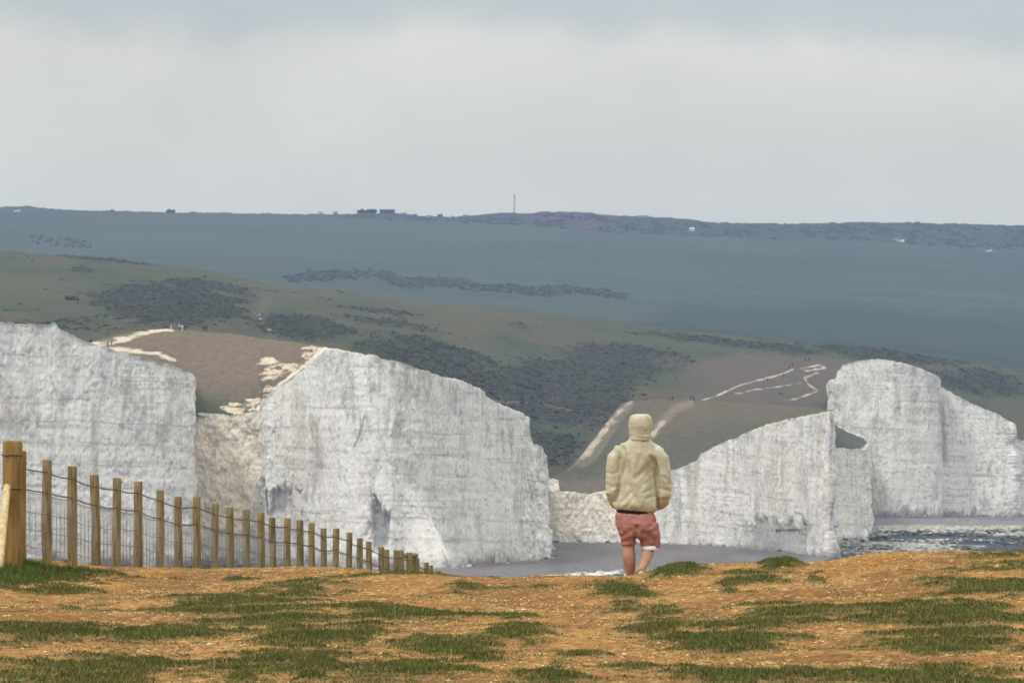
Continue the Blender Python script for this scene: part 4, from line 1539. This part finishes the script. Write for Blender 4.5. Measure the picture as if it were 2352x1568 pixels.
mb = MB()
TR = [(935, 450, .185, .120), (915, 455, .222, .150), (880, 455, .237, .163), (820, 460, .226, .158), (720, 466, .212, .152), (600, 474, .206, .148),
      (500, 478, .212, .142), (430, 480, .222, .132), (395, 484, .205, .118), (370, 487, .185, .110), (346, 491, .150, .10), (326, 494, .122, .095), (300, 497, .105, .09)]
mb.ring_loft([ellring(bx_(cx), .0 + .02 * (1 - abs(y - 620) / 320), bz_(y + (cx2 := 0)), hw, hd, tilt=-.020 if y > 840 else 0) for y, cx, hw, hd in TR])
mb.tube([(bx_(400), 0, bz_(425)), (bx_(328), 0, bz_(424)), (bx_(284), -.005, bz_(475)), (bx_(272), -.01, bz_(580)), (bx_(262), -.03, bz_(680)), (bx_(258), -.035, bz_(770)),
         (bx_(268), .03, bz_(838)), (bx_(285), .12, bz_(868)), (bx_(305), .17, bz_(885))],
        [.060, .080, .080, .080, .074, .068, .056, .050, .046], 18)
mb.tube([(bx_(570), 0, bz_(425)), (bx_(632), 0, bz_(428)), (bx_(680), -.005, bz_(488)), (bx_(696), -.01, bz_(590)), (bx_(703), -.03, bz_(690)), (bx_(704), -.035, bz_(790)),
         (bx_(696), .03, bz_(855)), (bx_(672), .12, bz_(880)), (bx_(645), .17, bz_(890))],
        [.060, .082, .082, .083, .078, .071, .059, .052, .046], 18)
mb.tube([(bx_(430), .01, bz_(376)), (bx_(300), .0, bz_(430))], .064, 16)
mb.tube([(bx_(565), .01, bz_(378)), (bx_(676), .0, bz_(444))], .064, 16)
jacket = solid(mb, "jacket", M_jacket, person, .0085, 4, jacket_folds)

# hood, open at the face
mb = MB()
HR = [(330, 496, .118, .105, .0), (305, 498, .116, .112, .005), (285, 498, .119, .118, .01), (262, 498, .116, .122, .015), (240, 499, .121, .128, .02), (205, 499, .126, .134, .022),
      (170, 499, .125, .134, .022), (140, 500, .118, .126, .02), (120, 501, .104, .11, .016), (108, 502, .084, .085, .012), (103, 503, .050, .05, .01)]
mb.ring_loft([ellring(bx_(cx), cy, bz_(y), hw, hd, e=2.5) for y, cx, hw, hd, cy in HR])


def hood_folds(co, no):
    z = co[:, 2]
    f = np.zeros(len(co))
    for zy, dp, sl in ((262, .0035, .22), (280, .0045, .12), (303, .004, -.10)):
        zc_ = bz_(zy) + sl * (co[:, 0] - bx_(498))
        f += -dp * np.exp(-((z - zc_) / .008) ** 2) + .5 * dp * np.exp(-((z - zc_ - .016) / .009) ** 2)
    f += .014 * (fbm((co[:, 0] + co[:, 1]) / .09 + 9, z / .08, 511, 3) - .5)
    f += -.003 * np.exp(-((co[:, 0] - bx_(500)) / .004) ** 2) * (z > bz_(240))
    return f


hood = solid(mb, "hood", M_jacket, jacket, .0075, 3, hood_folds)
import bmesh
bm = bmesh.new()
bm.from_mesh(hood.data)
cxh = bx_(499)
dele = [f_ for f_ in bm.faces if f_.calc_center_median().y > .06 and bz_(285) < f_.calc_center_median().z < bz_(125)
        and abs(f_.calc_center_median().x - cxh) < .085]
bmesh.ops.delete(bm, geom=dele, context='FACES')
bm.to_mesh(hood.data)
bm.free()

# dark shirt showing under the hem
mb = MB()
mb.ring_loft([ellring(bx_(452), .005, bz_(985), .176, .126), ellring(bx_(452), .005, bz_(960), .192, .139, tilt=-.010), ellring(bx_(452), .005, bz_(925), .194, .141, tilt=-.012),
              ellring(bx_(452), .005, bz_(890), .19, .138)])
mb.build("shirt", M_black, person)

# shorts
mb = MB()
mb.ring_loft([ellring(bx_(455), .005, bz_(935), .200, .126), ellring(bx_(457), .0, bz_(970), .213, .145), ellring(bx_(466), -.005, bz_(1030), .222, .155),
              ellring(bx_(478), -.005, bz_(1090), .214, .148), ellring(bx_(470), .0, bz_(1140), .17, .125), ellring(bx_(466), .0, bz_(1160), .12, .09)])
mb.ring_loft([ellring(bx_(385), .0, bz_(1040), .105, .135), ellring(bx_(394), .01, bz_(1120), .096, .122), ellring(bx_(397), .02, bz_(1180), .078, .102),
              ellring(bx_(398), .025, bz_(1222), .070, .09)])
mb.ring_loft([ellring(bx_(560), .0, bz_(1040), .112, .135), ellring(bx_(578), .02, bz_(1130), .114, .125), ellring(bx_(585), .04, bz_(1195), .108, .115),
              ellring(bx_(588), .05, bz_(1243), .101, .105)])


def short_folds(co, no):
    f = np.zeros(len(co))
    for a, b_, w_, dp in [((470, 1060), (455, 1170), 12, .012), ((440, 1050), (490, 1060), 12, .006), ((380, 960), (400, 1090), 9, .004), ((460, 1070), (330, 1150), 13, .006),
                          ((480, 1080), (600, 1160), 13, .007), ((640, 1010), (560, 1080), 12, .006), ((610, 940), (630, 1015), 9, .006), ((640, 1020), (600, 1015), 8, .005),
                          ((510, 1190), (650, 1170), 12, .006), ((350, 1190), (450, 1170), 11, .005), ((300, 990), (330, 1100), 10, .004), ((520, 1120), (650, 1090), 11, .005)]:
        f += gcre(co, a, b_, w_, dp)
    rg = 1 - np.abs(2 * fbm((co[:, 0] + co[:, 1]) / .07, co[:, 2] / .08, 521, 3) - 1)
    return f + .007 * (rg - .75)


shorts = solid(mb, "shorts", M_shorts, person, .0075, 3, short_folds)
mb = MB()
mb.ring_loft([ellring(bx_(577), .02, bz_(1226), .080, .095), ellring(bx_(577), .015, bz_(1243), .085, .104, tilt=-.004), ellring(bx_(574), .01, bz_(1258), .084, .106, tilt=-.006),
              ellring(bx_(574), .01, bz_(1263), .078, .098, tilt=-.006)])
mb.build("lining_cuff", M_white, shorts)

# body: one continuous skin grown on a skeleton (legs bare, hands in the pockets, head in the hood)
bv, be, br = [], [], []


def jv(p_, r_, par=None):
    bv.append(p_)
    br.append(r_ if isinstance(r_, tuple) else (r_, r_))
    if par is not None:
        be.append((par, len(bv) - 1))
    return len(bv) - 1


pel = jv((bx_(458), 0, bz_(1030)), (.12, .09))
sp1 = jv((bx_(462), 0, bz_(850)), (.10, .07), pel)
sp2 = jv((bx_(474), 0, bz_(600)), (.10, .065), sp1)
sp3 = jv((bx_(485), 0, bz_(440)), (.08, .055), sp2)
nk = jv((bx_(496), .01, bz_(330)), .055, sp3)
nk2 = jv((bx_(498), .02, bz_(285)), .055, nk)
hd1 = jv((bx_(499), .03, bz_(230)), (.075, .085), nk2)
hd2 = jv((bx_(500), .03, bz_(165)), (.082, .095), hd1)
hd3 = jv((bx_(500), .025, bz_(130)), (.055, .06), hd2)
nose = jv((bx_(499), .135, bz_(212)), .012, hd1)
for side, pts, rs in ((-1, [(398, .01, 1140), (398, .02, 1225), (401, -.005, 1290), (404, -.012, 1335), (410, .0, 1410), (416, .015, 1470), (418, .02, 1505)], [.075, .060, .064, .070, .056, .043, .040]),
                      (1, [(566, .02, 1140), (572, .05, 1230), (562, -.02, 1285), (548, -.10, 1325), (524, -.20, 1380), (508, -.26, 1415), (500, -.27, 1440)], [.080, .064, .060, .058, .045, .038, .036])):
    par = pel
    par = jv((bx_(400 if side < 0 else 540), 0, bz_(1075)), .09, par)
    for (a, y_, z_), r_ in zip(pts, rs):
        par = jv((bx_(a), y_, bz_(z_)), r_ * 1.13, par)
    if side < 0:      # foot flat on the ground
        par = jv((bx_(414), .10, bz_(1520)), (.036, .026), par)
        jv((bx_(408), .19, bz_(1527)), (.032, .018), par)
    else:             # heel lifted, weight on the toes
        par = jv((bx_(492), -.20, bz_(1480)), (.034, .028), par)
        jv((bx_(486), -.13, bz_(1518)), (.030, .018), par)
for side, sx in ((-1, [(320, .0, 410), (275, -.01, 560), (262, -.03, 765), (285, .11, 865), (320, .19, 900)]), (1, [(650, 0, 410), (690, -.01, 560), (700, -.03, 785), (670, .11, 878), (625, .19, 905)])):
    par = sp3
    for (a, y_, z_), r_ in zip(sx, (.06, .05, .042, .034, .026)):
        par = jv((bx_(a), y_, bz_(z_)), r_, par)
    wx, wy, wz = bv[par]
    palm = jv((wx - side * .04, wy + .005, wz - .045), (.036, .016), par)
    for k, (off, ln_) in enumerate(((-.028, .060), (-.009, .068), (.010, .064), (.028, .052))):
        k1 = jv((wx - side * (.062), wy + .012 + off * .9, wz - .085 - off * .2), .0095, palm)
        k2 = jv((wx - side * (.066), wy + .02 + off * .9, wz - .085 - ln_ * .6), .0088, k1)
        jv((wx - side * (.060), wy + .03 + off * .9, wz - .085 - ln_), .0075, k2)
    t1 = jv((wx - side * .02, wy + .045, wz - .05), .0115, palm)
    jv((wx - side * .035, wy + .065, wz - .085), .0095, t1)
me = bpy.data.meshes.new("body")
me.from_pydata(bv, be, [])
bo = link("body", me)
sk = bo.modifiers.new("skin", 'SKIN')
sk.use_smooth_shade = True
bpy.context.view_layer.update()
if not me.skin_vertices:
    bpy.context.view_layer.objects.active = bo
    bpy.ops.mesh.customdata_skin_add()
for i, r_ in enumerate(br):
    me.skin_vertices[0].data[i].radius = r_
    me.skin_vertices[0].data[i].use_root = (i == 0)
ss_ = bo.modifiers.new("sub", 'SUBSURF')
ss_.levels = ss_.render_levels = 2
dg = bpy.context.evaluated_depsgraph_get()
me2 = bpy.data.meshes.new_from_object(bo.evaluated_get(dg))
bo.modifiers.clear()
bo.data = me2
me2.name = "body"
me2.materials.clear()
me2.materials.append(M_skin)
me2.polygons.foreach_set("use_smooth", [True] * len(me2.polygons))
bo.parent = person
bpy.data.meshes.remove(me)


def shoe(pts, rads, solepts):
    mb_ = MB()
    mb_.tube(pts, rads, 14)
    o = solid(mb_, "shoe", M_shoe, person, .007, 3)
    mb_ = MB()
    mb_.tube(solepts, [.034, .04, .042, .038], 12)
    mb_.v = [(a, b2, c) for a, b2, c in mb_.v]
    so = mb_.build("sole", M_sole, o)
    return o


shoe([(bx_(417), -.045, bz_(1508)), (bx_(417), .0, bz_(1500)), (bx_(415), .06, bz_(1507)), (bx_(412), .13, bz_(1517)), (bx_(408), .20, bz_(1522)), (bx_(407), .235, bz_(1526))],
     [.036, .050, .048, .044, .040, .022],
     [(bx_(417), -.05, bz_(1533)), (bx_(415), .04, bz_(1535)), (bx_(411), .14, bz_(1535)), (bx_(408), .22, bz_(1534))])
shoe([(bx_(503), -.315, bz_(1430)), (bx_(500), -.275, bz_(1428)), (bx_(495), -.225, bz_(1460)), (bx_(490), -.165, bz_(1500)), (bx_(486), -.10, bz_(1522)), (bx_(485), -.075, bz_(1527))],
     [.034, .050, .048, .044, .038, .022],
     [(bx_(503), -.335, bz_(1455)), (bx_(496), -.262, bz_(1494)), (bx_(489), -.18, bz_(1528)), (bx_(485), -.09, bz_(1540))])


# ------------------------------------------------------------------ distant walkers
def cloth(name, rgb):
    return flat(name, rgb, .9)


DK, NV, RD, WH, TN, MR = cloth("dark_cloth", (0.018, 0.018, 0.022)), cloth("navy_cloth", (0.014, 0.016, 0.035)), cloth("red_cloth", (0.62, 0.06, 0.035)), \
    cloth("white_cloth", (0.66, 0.66, 0.66)), cloth("tan_cloth", (0.40, 0.32, 0.20)), cloth("maroon_cloth", (0.10, 0.022, 0.02))
HAIR = cloth("dark_hair", (0.02, 0.015, 0.012))


mb = MB()
for sx, st in ((-1, .14), (1, -.14)):
    mb.tube([(sx * .08, st, .02), (sx * .085, st * .4, .45), (sx * .08, 0, .86)], [.06, .075, .12], 10)
    mb.tube([(sx * .08, st - .06, .04), (sx * .09, st + .16, .04)], [.05, .045], 8)
mb.ring_loft([ellring(0, 0, .76, .14, .11, 12), ellring(0, 0, .95, .17, .12, 12)])
pro_t = solid(mb, "trousers", DK, None, .022, 2)
mb = MB()
mb.ring_loft([ellring(0, 0, z, hw, hd, 12) for z, hw, hd in ((.80, .17, .13), (1.0, .18, .13), (1.25, .21, .14), (1.40, .19, .11), (1.47, .09, .08))])
for sx, sw in ((-1, -.12), (1, .12)):
    mb.tube([(sx * .18, 0, 1.38), (sx * .26, sw * .3, 1.12), (sx * .25, sw + .05, .86)], [.07, .06, .05], 8)
pro_j = solid(mb, "jacket", DK, None, .022, 2)
mb = MB()
mb.ring_loft([ellring(0, .02, z, r_, r_ * 1.15, 10) for z, r_ in ((1.0, .09), (1.30, .09), (1.42, .055), (1.50, .055), (1.54, .085), (1.60, .095), (1.66, .085), (1.71, .04))])
mb.tube([(-.10, 0, 1.30), (.10, 0, 1.30)], .05, 8)
for sx, sw in ((-1, -.12), (1, .12)):
    mb.tube([(sx * .06, 0, 1.30), (sx * .20, 0, 1.32), (sx * .26, sw * .3, 1.12), (sx * .25, sw + .05, .84), (sx * .25, sw + .07, .74)], [.04, .045, .04, .04, .032], 8)
    mb.tube([(sx * .02, 0, 1.05), (sx * .08, 0, .86), (sx * .085, -sw * .4, .45), (sx * .08, -sw, .08)], [.06, .06, .045, .035], 8)
pro_b = solid(mb, "body", M_skin, None, .02, 1)
mb = MB()
mb.ring_loft([ellring(0, -.015, z, r_, r_ * 1.1, 10) for z, r_ in ((1.57, .099), (1.63, .102), (1.70, .075), (1.735, .03))])
pro_h = mb.build("hair", HAIR, None)
PROTO = {"trousers": pro_t.data, "jacket": pro_j.data, "body": pro_b.data, "hair": pro_h.data}
for o in (pro_t, pro_j, pro_b, pro_h):
    bpy.data.objects.remove(o)


def walker(px, y, sh, topm, legm, label, ht=1.72, rot=0.0, group="distant walkers on the cliff tops"):
    p_ = sh.on(px, y)
    root = empty("person", label, "person", (p_[0], p_[1], p_[2] - .03), group)
    root.rotation_euler = (0, 0, rot)
    root.scale = (ht / 1.72,) * 3
    for nm, mt in (("trousers", legm), ("jacket", topm), ("body", M_skin), ("hair", HAIR)):
        o_ = link(nm, PROTO[nm], root)
        o_.material_slots[0].link = 'OBJECT'
        o_.material_slots[0].material = mt
    return root


walker(248, 797, down1, NV, NV, "taller of the two navy walkers on the chalk path above the near cliff", 1.8, 2.0)
walker(257, 794.5, down1, NV, DK, "shorter walker in navy and black following the taller one on the chalk path", 1.62, 2.0)
walker(393, 755, down1, TN, WH, "lone walker in tan and white on the brown brow, left of the white group", 1.65, .4)
walker(412, 757, down1, WH, DK, "walker in white top and dark trousers, left one of the white pair on the brow", 1.7, .3)
walker(418, 757.5, down1, WH, WH, "walker all in white, right one of the white pair on the brow", 1.72, -.3)
walker(425, 758, down1, DK, NV, "dark clothed walker right beside the white pair on the brow", 1.72, .8)
walker(467, 761, down1, DK, DK, "left walker of the black clothed pair on the brown brow", 1.74, .2)
walker(473, 761.5, down1, NV, DK, "right walker of the dark pair on the brown brow, in a navy top", 1.72, -.2)
walker(1485, 920, down2, RD, DK, "walker in a red top alone at the head of the chalk track", 1.7, .4)
walker(1538, 920, down2, RD, NV, "red topped walker beside a dark companion on the ridge right of the chalk track", 1.72, .1)
walker(1545, 920.5, down2, DK, DK, "black clothed companion of the right-hand red walker on the ridge", 1.7, -.3)
walker(1587, 920, down2, DK, NV, "left walker of the dark pair at the foot of the white footpath", 1.7, .5)
walker(1593, 920.5, down2, NV, DK, "right walker of the dark pair at the foot of the white footpath, in navy", 1.6, .2)
walker(1763, 876, mid, DK, DK, "lowest of the dark walkers on the white footpath up to the far cliff", 1.75, -.6)
walker(1798, 866, mid, DK, NV, "dark walker halfway up the white footpath to the far cliff", 1.75, -.4)
walker(1812, 848, mid, MR, DK, "walker in a maroon top above the upper end of the white footpath", 1.75, -.4)
walker(1820, 841, mid, DK, DK, "dark walker just above and right of the maroon one", 1.7, -.2)
walker(1850, 829, mid, NV, DK, "left walker in navy of the pair near the top of the far slope", 1.75, .3)
walker(1857, 829, mid, DK, DK, "right walker in black of the pair near the top of the far slope", 1.72, .1)
walker(208, 792, down1, DK, DK, "dark figure standing alone at the notch above the near cliff edge", 1.75, .1)

# ------------------------------------------------------------------ haze
hz = MB()
hz.box((0, 3125, 133), (5400, 6950, 274))
m = bpy.data.materials.new("haze_air")
m.use_nodes = True
t = m.node_tree
t.nodes.clear()
pv = t.nodes.new("ShaderNodeVolumePrincipled")
pv.inputs["Color"].default_value = (0.45, 0.65, 1.0, 1)
pv.inputs["Density"].default_value = 0.000065
pv.inputs["Anisotropy"].default_value = 0.0
mo = t.nodes.new("ShaderNodeOutputMaterial")
t.links.new(pv.outputs[0], mo.inputs["Volume"])
ho = hz.build("haze", m, None, False)
ho["kind"] = "stuff"
